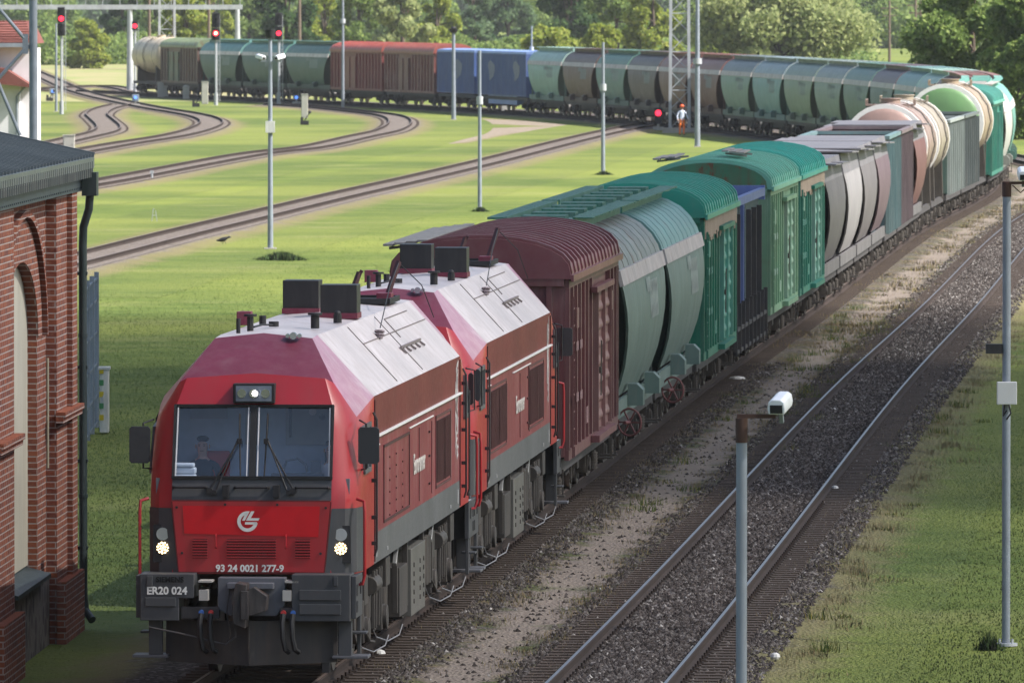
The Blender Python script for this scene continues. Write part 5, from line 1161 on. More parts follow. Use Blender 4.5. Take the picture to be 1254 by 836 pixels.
def building():
    t=empty('brick_building',(-6.69,141,GZ),-math.atan(.04)); tag(t,'red brick building with arched window and grey metal roof at the left edge','building')
    # local frame: +x is outward (toward the train), +y away from camera; facade plane x=0, far corner y=0
    W=-8; Z=6.74; b=MB()
    wy0,wy1,zs,zspr,r=-9.7,-4.45,1.15,4.55,0
    wc=(wy0+wy1)/2; hw=(wy1-wy0)/2
    def arch(h,n=14,extra=0,rise=1.15): return [(wc+(hw+extra)*math.cos(math.pi*i/n),zspr+(rise+extra)*math.sin(math.pi*i/n)) for i in range(n+1)]
    # facade with arched opening: bottom, sides, spandrel strips
    b.box(-.45,0,wy1,-.0,0,Z); b.box(-.45,0,-22,wy0,0,Z); b.box(-.45,0,wy0+.001,wy1-.001,0,zs)
    A=arch(0)
    for i in range(len(A)-1):
        (ya,za),(yb,zb)=A[i],A[i+1]
        b.prism([(ya,za),(yb,zb),(yb,Z),(ya,Z)],-.45,0,0,False,True,'x')
    b.box(W,-.451,-.45,-.0,0,Z); b.box(W,W+.4,-22,-.451,0,Z)
    for y0,y1 in ((-3.05,-.002),(-12.6,-9.75),): b.box(.001,.16,y0,y1,0.0,Z-.05)            # piers
    b.box(.161,.24,-1.3,-.45,.9,Z-.06)
    for y0,y1 in ((-3.2,.06),(-12.8,-9.6)): b.box(.162,.30,y0,y1,3.32,3.40); b.box(.162,.27,y0,y1,3.24,3.319)
    b.box(.17,.30,-3.15,.05,.0,.92); b.box(.17,.30,-12.75,-9.65,.0,.92)
    w=b.build('wall',BR,t)
    # voussoir ring
    q=MB(); A1=arch(0,20,.0); A2=arch(0,20,.62)
    for i in range(20): q.prism([A1[i],A1[i+1],A2[i+1],A2[i]],-.3,.02,0,False,True,'x')
    q.build('arch_ring',BR,w)
    q=MB(); A3=arch(0,20,.64); A4=arch(0,20,.74)
    for i in range(20): q.prism([A3[i],A3[i+1],A4[i+1],A4[i]],-.1,.10,0,False,True,'x')
    q.build('arch_moulding',BR,w)
    q=MB(); q.poly([(-.14,wy0,zs+.1),(-.14,wy1,zs+.1)]+[(-.14,y,z) for y,z in A]); q.build('window_board',paint('cream_board',(.42,.40,.33),.7,(.2,.17,.12),.5,scale=.8),t)
    q=MB(); q.prism([(-.3,zs+.12),(.2,zs-.02),(.2,zs-.08),(-.3,zs+.02)],wy0+.05,wy1-.02); q.build('window_sill',DGR,t)
    q=MB(); q.box(.001,.05,-9.74,-3.06,0,1.06); q.build('plinth',STONE,t)
    # eave, gutter and roof
    q=MB(); q.box(-.2,.20,-22,.25,Z-.04,Z+.12); q.box(.201,.26,-22,.28,Z-.18,Z+.14); 
    y=-21.9
    while y<.2: q.cyl((.262,y,Z-.13),(1,0,0),.015,.02,6); y+=.3
    q.build('fascia',paint('fascia_blue_grey',(.035,.05,.06),.5,(.09,.10,.11),.4,scale=2),t)
    q=MB(); q.tube([(.34,-22,Z+.12),(.34,.32,Z+.16)],.08,10,0)
    y=-21.8
    while y<.3: q.box(.27,.44,y,y+.05,Z+.03,Z+.26); y+=.33
    q.build('gutter',paint('gutter_grey',(.12,.135,.14),.4,(.3,.28,.25),.5,scale=3),t)
    sl=math.tan(R(12.3)); q=MB(); ez=Z+.26
    q.prism([(.40,ez-.02),(W-1,ez+(1-W+.4-.0)*sl),(W-1,ez+.06+(1-W+.4)*sl),(.40,ez+.05)],-22,.34)
    y=-21.9
    while y<.35:
        q.obox((.40,y,ez+.075),(W-1,y,ez+.085+(1-W+.4)*sl),.045,.07); y+=.5
    q.obox((.42,.36,ez+.05),(W-1,.36,ez+.06+(1-W+.4)*sl),.08,.16); q.box(.36,.43,-22,.36,ez-.10,ez+.06)
    q.build('roof',SLATE,t)
    q=MB(); q.box(.28,.50,-.12,.26,Z-.25,Z+.10); q.tube([(.39,.07,Z-.2),(.37,.08,Z-.45),(.28,.16,Z-.72),(.27,.17,Z-1.0),(.27,.17,.55),(.30,.12,.30),(.42,-.05,.16)],.062,12)
    for z in (5.3,3.9,2.5,1.2): q.box(.05,.34,.13,.21,z,z+.05)
    for z in (4.4,2.0): q.cyl((.27,.17,z),(0,0,1),.072,.06,12)
    q.build('downpipe',DGR,t)
    q=MB(); q.tube([(.19,-.42,1),(.19,-.42,Z-.5)],.014,6); q.tube([(.06,-3.4,2.6),(.06,-3.4,4.2)],.02,6); q.build('cable',flat('cable_pale',(.3,.28,.2),.6),t)
building()
def mudmat():
    m,t,b=newmat('bare_earth'); o=objc(t); n=noise(t,o,.8,6,.7); c=mix(t,noise(t,o,7,5,.7),(.035,.028,.024),(.085,.068,.055)); g_,gc=grass_col(t,o); c=mix(t,ramp(t,n,[(.5,0),(.62,.7)]),c,(.06,.075,.025)); t.links.new(c,b.inputs['Base Color']); b.inputs['Roughness'].default_value=.95
    t.links.new(bump(t,gc,.8,.05),b.inputs['Normal']); return m
g=MB(); pts=[(-7.2,118),(-4.6,118),(-4.4,132),(-3.9,140),(-4.3,143.5),(-5.4,145.2),(-6.6,144.6),(-7.4,142)]; g.poly([(x,y,GZ+.004) for x,y in pts]); tag(g.build('bare_earth',mudmat()),kind='structure')

# ---------------------------------------------------------------- poles, signals, cabinets
GALV=paint('galvanised',(.22,.25,.29),.5,(.14,.13,.12),.45,scale=3,streak=.3); GPALE=paint('galvanised_pale',(.38,.40,.42),.55,(.25,.23,.2),.4,scale=2)
BOXW=paint('cabinet_white',(.55,.55,.52),.5,(.3,.26,.2),.35,scale=3); RUSTY=paint('rusty_bracket',(.07,.035,.025),.8,(.03,.02,.02),.5)
def camera_head(parent, p, rz=0, s=1.0):
    q=MB(); q.prism([(-.075,-.03),(.075,-.03),(.085,.02),(.075,.085),(.04,.11),(-.04,.11),(-.075,.085),(-.085,.02)],-.22,.2,0,True); c=q.build('camera_housing',flat('camera_white',(.72,.74,.78),.4),parent,.008); c.location=p; c.rotation_euler=(R(9),0,rz); c.scale=(s,)*3
    q=MB(); q.box(-.06,.06,-.225,-.221,-.02,.06); q.build('camera_glass',BLK,c); q=MB(); q.obox((0,.0,-.03),(0,.05,-.16),.04,.04); q.build('camera_foot',GALV,c); return c
# foreground camera pole
Y=100.; x=(908.5-627)*Y/F; zt=H-(513-YH)*Y/F
t=empty('camera_pole',(x,Y,GZ)); tag(t,'grey pole with a rusty bracket and white camera, cut off at the bottom','camera pole','camera poles')
q=MB(); q.cyl((0,0,(zt-GZ)/2),(0,0,1),.058,zt-GZ,16); q.build('pole',GALV,t)
z=zt-GZ; q=MB(); q.cyl((0,0,z-.12),(0,0,1),.066,.26,14); q.obox((-.05,0,z+.03),(.36,.02,z+.03),.05,.045); q.build('bracket',RUSTY,t)
camera_head(t,(.41,-.02,z+.13),R(-12),1.12)
# right camera pole
X,Y=G(1233,792,GZ); zt=H-(224-YH)*Y/F; t=empty('camera_pole',(X,Y,GZ)); tag(t,'tall grey pole with white switch box standing in the grass at the right edge','camera pole','camera poles')
z=zt-GZ; q=MB(); q.cyl((0,0,z/2),(0,0,1),.06,z,16); q.build('pole',GALV,t)
q=MB(); q.cyl((0,0,.03),(0,0,1),.17,.04,12)
for a in range(4): q.cyl((.13*math.cos(a*1.57+.7),.13*math.sin(a*1.57+.7),.07),(0,0,1),.016,.07,8)
q.build('base_flange',GPALE,t)
zb=z-(467-224)*Y/F; q=MB(); q.box(-.145,.145,-.17,-.061,zb-.33,zb); sb=q.build('switch_box',paint('switch_box',(.5,.5,.5),.5,(.3,.28,.25),.3),t,.01)
q=MB(); q.tube([(-.03,-.1,zb-.33),(-.05,-.1,zb-.5),(0,-.06,zb-.42)],.012,6); q.tube([(.03,-.1,zb-.33),(.06,-.1,zb-.46),(0,-.06,zb-.55)],.012,6); q.build('cable',BLK,sb)
zk=z-(421-224)*Y/F; q=MB(); q.box(-.30,-.062,-.06,.1,zk-.14,zk); q.build('lamp_unit',BLK,t)
q=MB(); q.cyl((0,0,z-.09),(0,0,1),.068,.22,12); q.obox((-.06,0,z+.0),(.42,.03,z+.0),.045,.04); q.tube([(.08,0,z-.03),(.2,0,z-.14),(.33,0,z-.03)],.01,5); q.build('bracket',RUSTY,t)
camera_head(t,(.24,0,z+.10),R(0),1.0)

def lamp_post(px,py,top,wd,label,head='none',cols=(),boxy=None,mat=GALV,grp='slim poles in the yard'):
    X,Y=G(px,py,GZ); z=(py-top)*Y/F; r=max(.035,wd*Y/F/2); t=empty('yard_pole',(X,Y,GZ)); tag(t,label,'pole',grp)
    q=MB(); q.tube([(0,0,0),(0,0,z)],r*1.15,12,0,True,r*.75); q.build('pole',mat,t)
    q=MB(); q.box(-.22,.22,-.22,.22,-.02,.06); q.build('foundation',paint('concrete_pale',(.4,.37,.33),.9,(.2,.18,.15),.4),t)
    for c in cols:
        zc=z-(c-top)*Y/F; q=MB(); q.cyl((0,0,zc),(0,0,1),r*1.8,.35,12); q.build('joint',GPALE,t)
    if boxy: 
        zc=z-(boxy-top)*Y/F; q=MB(); q.box(-.17,.17,-.2,-.02,zc-.22,zc+.2); q.build('switch_box',BOXW,t)
    if head=='lamp': q=MB(); q.cyl((0,0,z+.12),(0,0,1),.22,.3,12,0,.34); q.ball((0,0,z+.32),.2,.2,.12); q.build('lamp_head',BLK,t)
    if head=='cams':
        q=MB(); zc=z-(75-top)*Y/F; q.obox((-.42,0,zc),(.42,0,zc),.06,.06); q.build('cross_arm',GALV,t)
        for sx in (-1,1): camera_head(t,(sx*.36,-.05,zc+.12),R(sx*-35),1.1)
        q=MB(); q.cyl((0,0,z+.1),(0,0,1),.16,.3,12,0,.2); q.build('lamp_head',BLK,t)
    return t
lamp_post(331,305,45,6,'tall slim pole with two small cameras and a grey box, weeds at its foot','cams',boxy=155)
lamp_post(587.5,257,62,4.5,'slim grey pole in the field between the two nearest yard tracks','none',cols=(123,))
lamp_post(738.5,213,52,4.5,'slim grey pole in the bright grass in front of the brown hopper','none',cols=(107,))
lamp_post(555.5,147,40,5,'pole with a dark lamp head in front of the blue wagons','lamp')
lamp_post(420,133,0,3.5,'thin pole in front of the brighter red boxcar','none',cols=(26,))
lamp_post(651,142,32,3,'thin pole in front of the mint hopper and blue wagon','none',cols=(60,))
lamp_post(854,180,-40,6,'tall grey pole standing just right of the worker','none',cols=(75,))
lamp_post(159.5,112,6,8,'thick white gantry leg near the tail of the train','none',mat=GPALE,grp='gantry legs')
lamp_post(291,100,8,7,'white gantry leg rising behind the dark green hoppers','none',mat=GPALE,grp='gantry legs')
lamp_post(69,137,29,3,'slim pole left of the tall signal','none')
for px,py,lb in ((183,104,'brown wooden pole nearest the white gantry leg'),(213,103,'brown wooden pole seen between the lattice mast legs'),(256,100,'brown wooden pole above the brown boxcar'),(367,100,'brown wooden pole above the tail hoppers')):
    lamp_post(px,py,-30,4,lb,'none',mat=paint('wood_pole',(.13,.095,.07),.9,(.2,.17,.14),.5),grp='wooden poles behind the tail')

def lattice(px0,px1,py,top,label):
    X,Y=G((px0+px1)/2,py,GZ); w=(px1-px0)*Y/F/2; z=(py-top)*Y/F; t=empty('lattice_mast',(X,Y,GZ)); tag(t,label,'lattice mast','steel lattice masts')
    for sx in (-1,1):
        q=MB(); q.obox((sx*w,0,0),(sx*w*.9,0,z),.20,.26); q.build('mast_leg',GPALE,t)
    q=MB(); k=0; zz=.3; st=w*2.0
    while zz<z-st: q.obox((-w,0,zz),(w,0,zz+st),.05,.05); q.obox((w,.06,zz),(-w,.06,zz+st),.05,.05); q.obox((-w,.03,zz),(w,.03,zz),.07,.07) if k%2==0 else None; zz+=st; k+=1
    q.build('brace',GPALE,t); q=MB(); q.box(-w-.5,w+.5,-.5,.5,-.02,.35); q.build('foundation',MATS['concrete_pale'],t)
lattice(195,214.5,118,-60,'lattice mast in front of the brown boxcar at the tail'); lattice(820.5,844,163,-70,'lattice mast in front of the red brown hoppers beside the worker')
# gantry beam over the far yard
Xa,Ya=G(159.5,112,GZ); Xb,Yb=G(291,100,GZ); zt=H-(9-YH)*Ya/F
t=empty('gantry_beam',(Xa,Ya,0)); tag(t,'long grey gantry beam with railing spanning the tracks at top left','gantry'); sc_=Ya/F
q=MB(); xl=-(159.5-0)*sc_; xr=(297-159.5)*sc_; q.box(xl,xr,-.25,.25,zt-.22,zt+.22)
q.build('beam',GPALE,t); q=MB()
x=xl
while x<xr: q.obox((x,0,zt+.2),(x,0,zt+1.1),.05,.05); x+=1.6
q.obox((xl,0,zt+1.1),(xr,0,zt+1.1),.05,.05); q.build('railing',GPALE,t)
# big tubular mast and braces beside the white house
Y=262.; x=(41-627)*Y/F; t=empty('tubular_mast',(x,Y,GZ)); tag(t,'thick grey tubular mast with diagonal braces left of the white house','mast'); zz=lambda py: H-(py-YH)*Y/F-GZ; xx_=lambda px:(px-41)*Y/F
q=MB(); q.cyl((0,0,6),(0,0,1),.115,12,16); q.build('mast_tube',GALV,t)
q=MB()
for a,b_ in (((-2,9),(30,47)),((31,60),(-2,97)),((-2,101),(25,166))): q.tube([(xx_(a[0]),-.1,zz(a[1])),(xx_(b_[0]),-.1,zz(b_[1]))],.05,8)
q.box(xx_(28),xx_(35),-.14,-.05,zz(66),zz(42)); q.box(xx_(31),xx_(42),-.03,.03,zz(60),zz(55))
q.tube([(xx_(-8),-.1,0),(xx_(-8),-.1,zz(3))],.06,8)
q.build('brace',GALV,t)
def signal(px,py,items,label,grp='signals'):
    X,Y=G(px,py,GZ); k=Y/F; t=empty('signal_mast',(X,Y,GZ)); tag(t,label,'railway signal',grp); top=min(i[0] for i in items); z=(py-top)*k
    q=MB(); q.tube([(0,0,0),(0,0,z)],.09,10); q.cyl((0,0,.5),(0,0,1),.17,1.0,10); q.build('pole',GPALE,t)
    for (ya,yb,w_,lit,ly) in items:
        za,zb=(py-yb)*k,(py-ya)*k; q=MB(); q.box(-w_*k/2,w_*k/2,-.28,-.08,za,zb); h=q.build('signal_head',BLK,t,.03)
        nl=max(1,round((zb-za)/.42)); q=MB()
        for i in range(nl): zc=za+(i+.5)*(zb-za)/nl; q.tube([(0,-.28,zc),(0,-.46,zc+.01)],.15,12,0,False)
        q.build('hood',BLK,h)
        if lit:
            q=MB(); zc=(py-ly)*k; q.cyl((0,-.30,zc),(0,1,0),.20 if lit!='w' else .22,.03,16); q.build('lit_lens',flat('lamp_red',(1,.02,.03),.4,emit=(1,.02,.05),es=1.8),h)
            if lit=='w': q=MB(); q.cyl((0,-.33,zc),(0,1,0),.11,.03,12); q.build('bright_core',flat('lamp_core',(1,.6,.3),.4,emit=(1,.5,.25),es=6),h)
    q=MB(); q.tube([(.14,0,.3),(.14,0,z-.2)],.02,5); q.tube([(.32,0,.3),(.32,0,z-.2)],.02,5)
    zz=.5
    while zz<z-.4: q.obox((.14,0,zz),(.32,0,zz),.03,.03); zz+=.4
    q.build('ladder',GPALE,t)
    return t
signal(264.5,129,[(16,34,10,0,0),(34.5,49,10,'w',41)],'red signal with bright orange core in front of the tail hoppers')
signal(341.5,128,[(16,31,9,0,0),(33,49,9,'r',41)],'red signal right behind the slim pole with cameras')
signal(75.5,140,[(9,28,9,'r',23),(29,44,9,0,0)],'signal with two dark heads near the white house, upper one lit red')
signal(165.5,116,[(26,37,7,'r',32)],'small red signal just right of the white gantry leg')
def marker(px,yb,yt,wd,label,nm='marker_cabinet',cap=False,mat=None,dp=.35,stripe=False):
    X,Y=G(px,yb,GZ); w_=wd*Y/F; z=(yb-yt)*Y/F; t=empty(nm,(X,Y,GZ)); tag(t,label,'cabinet','white trackside cabinets'); q=MB(); q.box(-w_/2,w_/2,-dp/2,dp/2,.03,z-.05)
    bo=q.build('body',mat or BOXW,t,.02); q=MB(); q.box(-w_/2-.03,w_/2+.03,-dp/2-.03,dp/2+.03,z-.05,z) 
    if cap: q.tube([(0,0,z),(0,0,z+.12)],w_/2,10,0,True,w_/5)
    q.build('lid',mat or BOXW,t); q=MB(); q.box(-w_/2+.05,w_/2-.05,-dp/2-.012,-dp/2,.15,z-.15); q.box(w_/2-.12,w_/2-.09,-dp/2-.03,-dp/2-.012,z*.5,z*.5+.12); q.build('door',mat or BOXW,bo)
    if stripe: q=MB(); [q.box(-w_/2-.005,-w_/2+.09,-dp/2-.02,-dp/2-.013,.3+k*.25,.42+k*.25,k%2) for k in range(5)]; q.build('warning_stripe',[flat('stripe_yellow',(.45,.35,.02),.6),flat('stripe_green',(.05,.2,.08),.6)],bo)
    return t
CP=paint('concrete_marker',(.42,.41,.37),.8,(.3,.26,.2),.4)
marker(199.5,120,100,13,'widest pale cabinet at the foot of the lattice mast',mat=CP); marker(228,122,106,8,'small pale post with rounded cap next to the lattice mast',cap=True,mat=CP); marker(251,128,100,8,'tall narrow pale marker left of the signal with the orange core',mat=CP)
marker(373,145,115,8,'narrow pale marker right of the slim pole with cameras',mat=CP); marker(620,139,113,12,'bright white marker in front of the blue wagons',cap=True)
marker(84.5,190,165,14,'pale grey cabinet showing above the metal roof of the brick building',mat=CP); marker(127.5,531,449,11,'white cabinet with striped edge beside the mesh fence',stripe=True,dp=.5)
def dwarf(px,py,label,lit,h=16):
    X,Y=G(px,py,GZ); t=empty('dwarf_signal',(X,Y,GZ)); tag(t,label,'railway signal','signals'); k=Y/F
    q=MB(); q.box(-.35,.35,-.2,.2,0,.25); q.cyl((0,0,.35),(0,0,1),.09,.3,10); q.build('foot',CP,t); q=MB(); q.box(-.28,.28,-.15,.15,.45,h*k*.95); hd=q.build('signal_head',BLK if lit=='r' else flat('dwarf_grey',(.2,.25,.3),.5),t,.04)
    q=MB(); q.cyl((0,-.17,h*k*.72),(0,1,0),.20 if lit=='r' else .12,.04,14); q.build('lit_lens',flat('lamp_red',(1,.02,.03)) if lit=='r' else flat('lamp_blue',(.1,.25,1),.4,emit=(.1,.25,1),es=.9),hd)
dwarf(806,160,'low red ground signal left of the lattice mast by the worker','r',30); dwarf(166,131,'low blue ground signal on the looping yard track','b'); dwarf(65,122,'low blue ground signal near the white house','b',14); dwarf(363,128,'low blue grey ground signal by the red boxcars','b',12)
def switch_stand(px,py,label):
    X,Y=G(px,py,GZ); t=empty('switch_stand',(X,Y,GZ)); tag(t,label,'switch stand','switch stands'); q=MB(); q.box(-.3,.3,-.2,.2,0,.3); q.obox((0,0,.3),(.35,0,.85),.07,.07); q.ball((.36,0,.9),.12,.12,.12); q.box(-.28,-.1,-.1,.1,.3,.55); q.build('body',BLK,t)
switch_stand(240,131,'dark switch stand near the tall narrow marker'); switch_stand(373,153,'small dark switch box below the narrow pale marker'); switch_stand(61,124,'dark switch stand by the crossing tracks at far left')
# small field things
X,Y=G(273,299,GZ); t=empty('crow',(X,Y,GZ)); tag(t,'dark crow standing in the green field','bird'); q=MB(); q.loft([[(-.26+a,.0+r*math.cos(u)*1.0,.17+zz_+r*math.sin(u)) for u in [k*.785 for k in range(8)]] for a,r,zz_ in ((0,.01,-.03),(.1,.045,-.02),(.22,.085,0),(.34,.08,.03),(.42,.045,.07),(.47,.045,.10),(.52,.03,.10),(.57,.008,.09))],0,True,True); q.obox((.16-.2,.02,0),(.05,.02,.12),.015,.015); q.obox((.1,-.02,0),(.09,-.02,.12),.015,.015); q.build('body',BLK,t)
X,Y=G(189,271,GZ); t=empty('stand_frame',(X,Y,GZ)); tag(t,'small thin metal A frame in the field near the yard track','metal frame'); q=MB()
for sx in (-1,1): q.obox((sx*.11,0,0),(sx*.05,0,.45),.025,.025)
q.tube([(-.06,0,.42),(-.04,0,.52),(.04,0,.52),(.06,0,.42)],.015,6); q.obox((-.08,0,.25),(.08,0,.25),.02,.02); q.build('frame',GPALE,t)
for px,py,lb in ((186,221,'short grey peg between two yard tracks'),):
    X,Y=G(px,py,GZ); q=MB(); q.tube([(0,0,0),(0,0,.35)],.06,8,0,True,.05); q.box(-.09,.09,-.05,.05,.35,.5); o=q.build('ground_peg',GPALE); o.location=(X,Y,GZ); tag(o,lb,'marker peg')
for px,py,lb,s_ in ((903,465,'flat white scrap of litter on the ballast by the train',.20),(464,803,'pale crumpled litter beside the rail by the leading locomotive',.09),(1023,600,'small pale stone lying between the shining rails',.07),(950,807,'small white litter at the edge of the grass',.07),(1022,14+490,'small whitish litter by the far end of the path',.05),(688,602,'small white scrap beside the maroon boxcar',.10)):
    X,Y=G(px,py,-.2); q=MB(); q.loft([[(a*s_*math.cos(u)*(1+.3*math.sin(3*u)),a*s_*.9*math.sin(u),zz_) for u in [k*.6283 for k in range(10)]] for a,zz_ in ((.7,0),(1,.03),(.8,.07),(.3,.09))],0,True,True,False); o=q.build('litter',flat('litter_white',(.55,.54,.52),.8)); o.location=(X,Y,-.205); tag(o,lb,'litter')
# mesh fence beside the building
t=empty('mesh_fence',(0,0,GZ)); tag(t,'tall blue grey mesh fence panel behind the brick building','fence'); xa,ya=G(101,548,GZ); xb,yb=(118-627)*(ya+9)/F,ya+9.0; zt=3.25
def FP(u,z): return (xa+(xb-xa)*u,ya+(yb-ya)*u,z)
for u in (0,.33,.66,1): q=MB(); q.obox(FP(u,0),FP(u,zt+.15),.10,.10); q.build('fence_post',GALV,t)
q=MB()
for k in range(46): q.obox(FP(k/45,.1),FP(k/45,zt),.02,.02)
for z in (.12,.7,1.4,2.1,2.8,zt): q.obox(FP(0,z),FP(1,z),.035,.05)
q.build('mesh',paint('fence_blue',(.16,.20,.25),.5,(.2,.2,.2),.3),t)

# ---------------------------------------------------------------- white house
Y0=420.; t=empty('white_house',((37.5-627)*Y0/F,Y0,GZ),0); tag(t,'white house with red tiled roofs at the top left edge','house'); k=Y0/F; zz=lambda py:H-(py-YH)*Y0/F-GZ; xx_=lambda px:(px-37.5)*k
WH=paint('render_white',(.62,.60,.62),.8,(.4,.38,.36),.25); TL=paint('roof_tile_red',(.17,.055,.045),.8,(.15,.07,.05),.5,scale=3,bmp=.4)
q=MB(); q.box(-9,xx_(24)+0,0,5,0,zz(100)+.1); q.box(-9,xx_(36),1.2,6,0,zz(52)); q.build('wall',WH,t)
q=MB(); q.box(xx_(24)+.001,xx_(37.5),2.0,9,0,zz(60)); q.build('side_wall',WH,t)
q=MB()
q.prism([(-9,zz(82)+.9),(xx_(8),zz(84)),(xx_(39),zz(104)),(xx_(39),zz(107)),(-9,zz(88)+.3)],-1.0,1.18); rl=q.build('lower_roof',TL,t)
q=MB(); q.loft([[(-10,.4,zz(54)),(xx_(39)+.1,.4,zz(54)),(xx_(39)+.1,9.4,zz(54)),(-10,9.4,zz(54))],[(-10,3.5,zz(26)),(xx_(34),3.9,zz(26)),(xx_(34),5.5,zz(26)),(-10,5.5,zz(26))]],0,True,True,False)
for r_ in range(9): 
    z=zz(54)+(zz(26)-zz(54))*(r_+.5)/9; y=.4+3.1*(r_+.5)/9; q.box(-10,xx_(39)-.05*r_,y-.08,y,z,z+.05)
q.build('upper_roof',TL,t)
q=MB(); q.box(-10,xx_(39)+.05,.32,.41,zz(58),zz(53)); q.tube([(xx_(33),-.1,zz(104)),(xx_(26),-.05,zz(112)),(xx_(21),-.06,zz(118)),(xx_(21),-.06,.2)],.05,8); q.build('gutter',GALV,t)
q=MB(); q.box(xx_(28)-.1,xx_(28)+.5,1.99-.03,1.999,zz(142),zz(118)); q.build('window',flat('window_dark',(.12,.14,.17),.2),t)

# ---------------------------------------------------------------- trees and shrubs
def leafmat(name,a,b_,c_):
    return island_mat(name,[(0,a),(.5,b_),(1,c_)],.75,.55)
LM=[leafmat('leaf_yellow_green',(.15,.20,.035),(.28,.34,.06),(.40,.42,.10)),leafmat('leaf_mid_green',(.10,.16,.045),(.19,.27,.075),(.29,.36,.11)),leafmat('leaf_dark_green',(.03,.065,.022),(.055,.11,.035),(.10,.16,.05)),leafmat('leaf_pale_willow',(.18,.22,.09),(.30,.35,.14),(.42,.44,.20)),leafmat('leaf_blue_dark',(.06,.11,.055),(.12,.19,.09),(.19,.26,.13))]
BARK=paint('bark',(.10,.075,.055),.9,(.04,.03,.025),.5,scale=2)
def crown_arrays(seed,w_,h,zb,n,leaf):
    r=np.random.default_rng(seed); nc=int(34+w_*2.2); 
    t_=r.random(nc); ang=r.uniform(0,2*np.pi,nc); prof_=np.sin(np.pi*np.clip(t_*.74+.22,0,1))**.5
    rad=w_/2*prof_*np.sqrt(r.uniform(.15,1,nc)); cx=rad*np.cos(ang); cy=rad*np.sin(ang); cz=zb+(h-zb)*t_*.93
    cr=r.uniform(.10,.20,nc)*w_*(.6+.5*prof_); cr=np.minimum(cr,(h-zb)*.22)
    idx=r.integers(0,nc,n); d=r.normal(size=(n,3)); d/=np.linalg.norm(d,axis=1)[:,None]; d[:,2]=np.where(r.random(n)<.3,np.abs(d[:,2]),d[:,2])
    rr=cr[idx]*(r.random(n)**.35)*r.uniform(.85,1.15,n); P=np.stack([cx[idx],cy[idx],cz[idx]],1)+d*rr[:,None]*np.array([1,1,.8])
    P=P[(P[:,2]>zb*.6)]; n=len(P); d=d[:n]
    nrm=d+r.normal(scale=.55,size=(n,3)); nrm/=np.linalg.norm(nrm,axis=1)[:,None]; a=np.cross(nrm,r.normal(size=(n,3))); a/=np.linalg.norm(a,axis=1)[:,None]; b_=np.cross(nrm,a)
    s=leaf*r.uniform(.6,1.4,n)[:,None]; V=np.stack([P-a*s*.5,P+b_*s*.35,P+a*s*.6,P-b_*s*.35],1).reshape(-1,3); return V,(cx,cy,cz)
def tree(px,Y,wpx,h,mi,label,seed,n=5200,zb=None,grp='trees beyond the train',nm='tree',leaf=.42):
    x=(px-627)*Y/F; w_=wpx*Y/F; t=empty(nm,(x,Y,GZ)); tag(t,label,'tree' if nm=='tree' else 'bush',grp); zb=0 if zb is None else zb
    V,(cx,cy,cz)=crown_arrays(seed,w_,h,zb,n,leaf); fast_mesh('crown',V,np.arange(len(V)).reshape(-1,4),LM[mi],t)
    q=MB(); q.tube([(0,0,0),(.1,0,h*.3),(-.05,.1,h*.6),(.1,0,h*.85)],[max(.12,h*.022),h*.017+.03,h*.011+.02,.03],8)
    r=random.Random(seed)
    for k in range(9):
        i=r.randrange(len(cx)); z0=h*r.uniform(.2,.55); q.tube([(0,0,z0),(cx[i]*.5,cy[i]*.5,(z0+cz[i])/2+.3),(cx[i],cy[i],cz[i])],[h*.008+.03,.06,.02],6)
    q.build('trunk',BARK,t); return t
TR=[(107,1130,46,5.9,0,'round pale bush standing alone in the yellow field at left',1,'bush'),
(150,1230,44,15,2,'dark tree behind the thick white gantry leg',2,'tree'),(190,1300,40,17,1,'green tree above the last tank car',3,'tree'),(228,1120,56,13,0,'yellow green tree right of the lattice mast at the tail',4,'tree'),
(262,1250,40,16,0,'yellow green tree behind the signal with the orange core',5,'tree'),(305,1350,60,18,1,'mid green tree above the gantry end',6,'tree'),(350,1090,70,15,2,'dark dense tree behind the red signal and camera pole',7,'tree'),
(398,1150,44,13,0,'light green tree above the dark green tail hoppers',8,'tree'),(440,1080,64,14,1,'leafy tree above the brighter red boxcar',9,'tree'),(492,1050,70,15,3,'pale feathery tree above the scuffed red boxcar',10,'tree'),
(535,1120,50,9.5,0,'lower light green tree above the joint of red and blue wagons',11,'tree'),(580,1300,50,17,4,'dull dark tree above the shorter blue wagon',12,'tree'),(622,1400,60,18,4,'greyish tree with visible stems above the long blue wagon',13,'tree'),
(672,980,66,5.6,0,'low bright yellow green bush behind the mint hopper',14,'bush'),(700,1100,90,16,2,'dark green tree behind the low yellow bush',15,'tree'),(755,1080,70,15,1,'mid green tree above the darkest brown hopper',16,'tree'),(735,960,50,6.0,0,'small light bush right of the low yellow green one',21,'bush'),
(800,1060,60,14,0,'light green tree just left of the tall lattice mast',17,'tree'),(878,1000,60,8,0,'yellowish tree leaning on the big pale willow',18,'tree'),(955,960,200,12.0,3,'big pale willow like tree above the green hoppers',19,'tree'),
(1192,610,150,14,1,'large dark green tree at the top right behind the bend',20,'tree'),(1258,600,100,15,1,'green tree cut by the right edge behind the bend',22,'tree'),(1150,720,50,9,2,'smaller dark tree left of the large one at top right',23,'tree')]
for (px,Y,wpx,h,mi,lb,sd,nm) in TR: tree(px,Y,wpx,min(h,9+Y*.003),mi,lb,sd,nm=nm,n=15000 if wpx<100 else 42000,leaf=.5 if Y>800 else .34,grp='trees beyond the train' if nm=='tree' else 'bushes beyond the train')
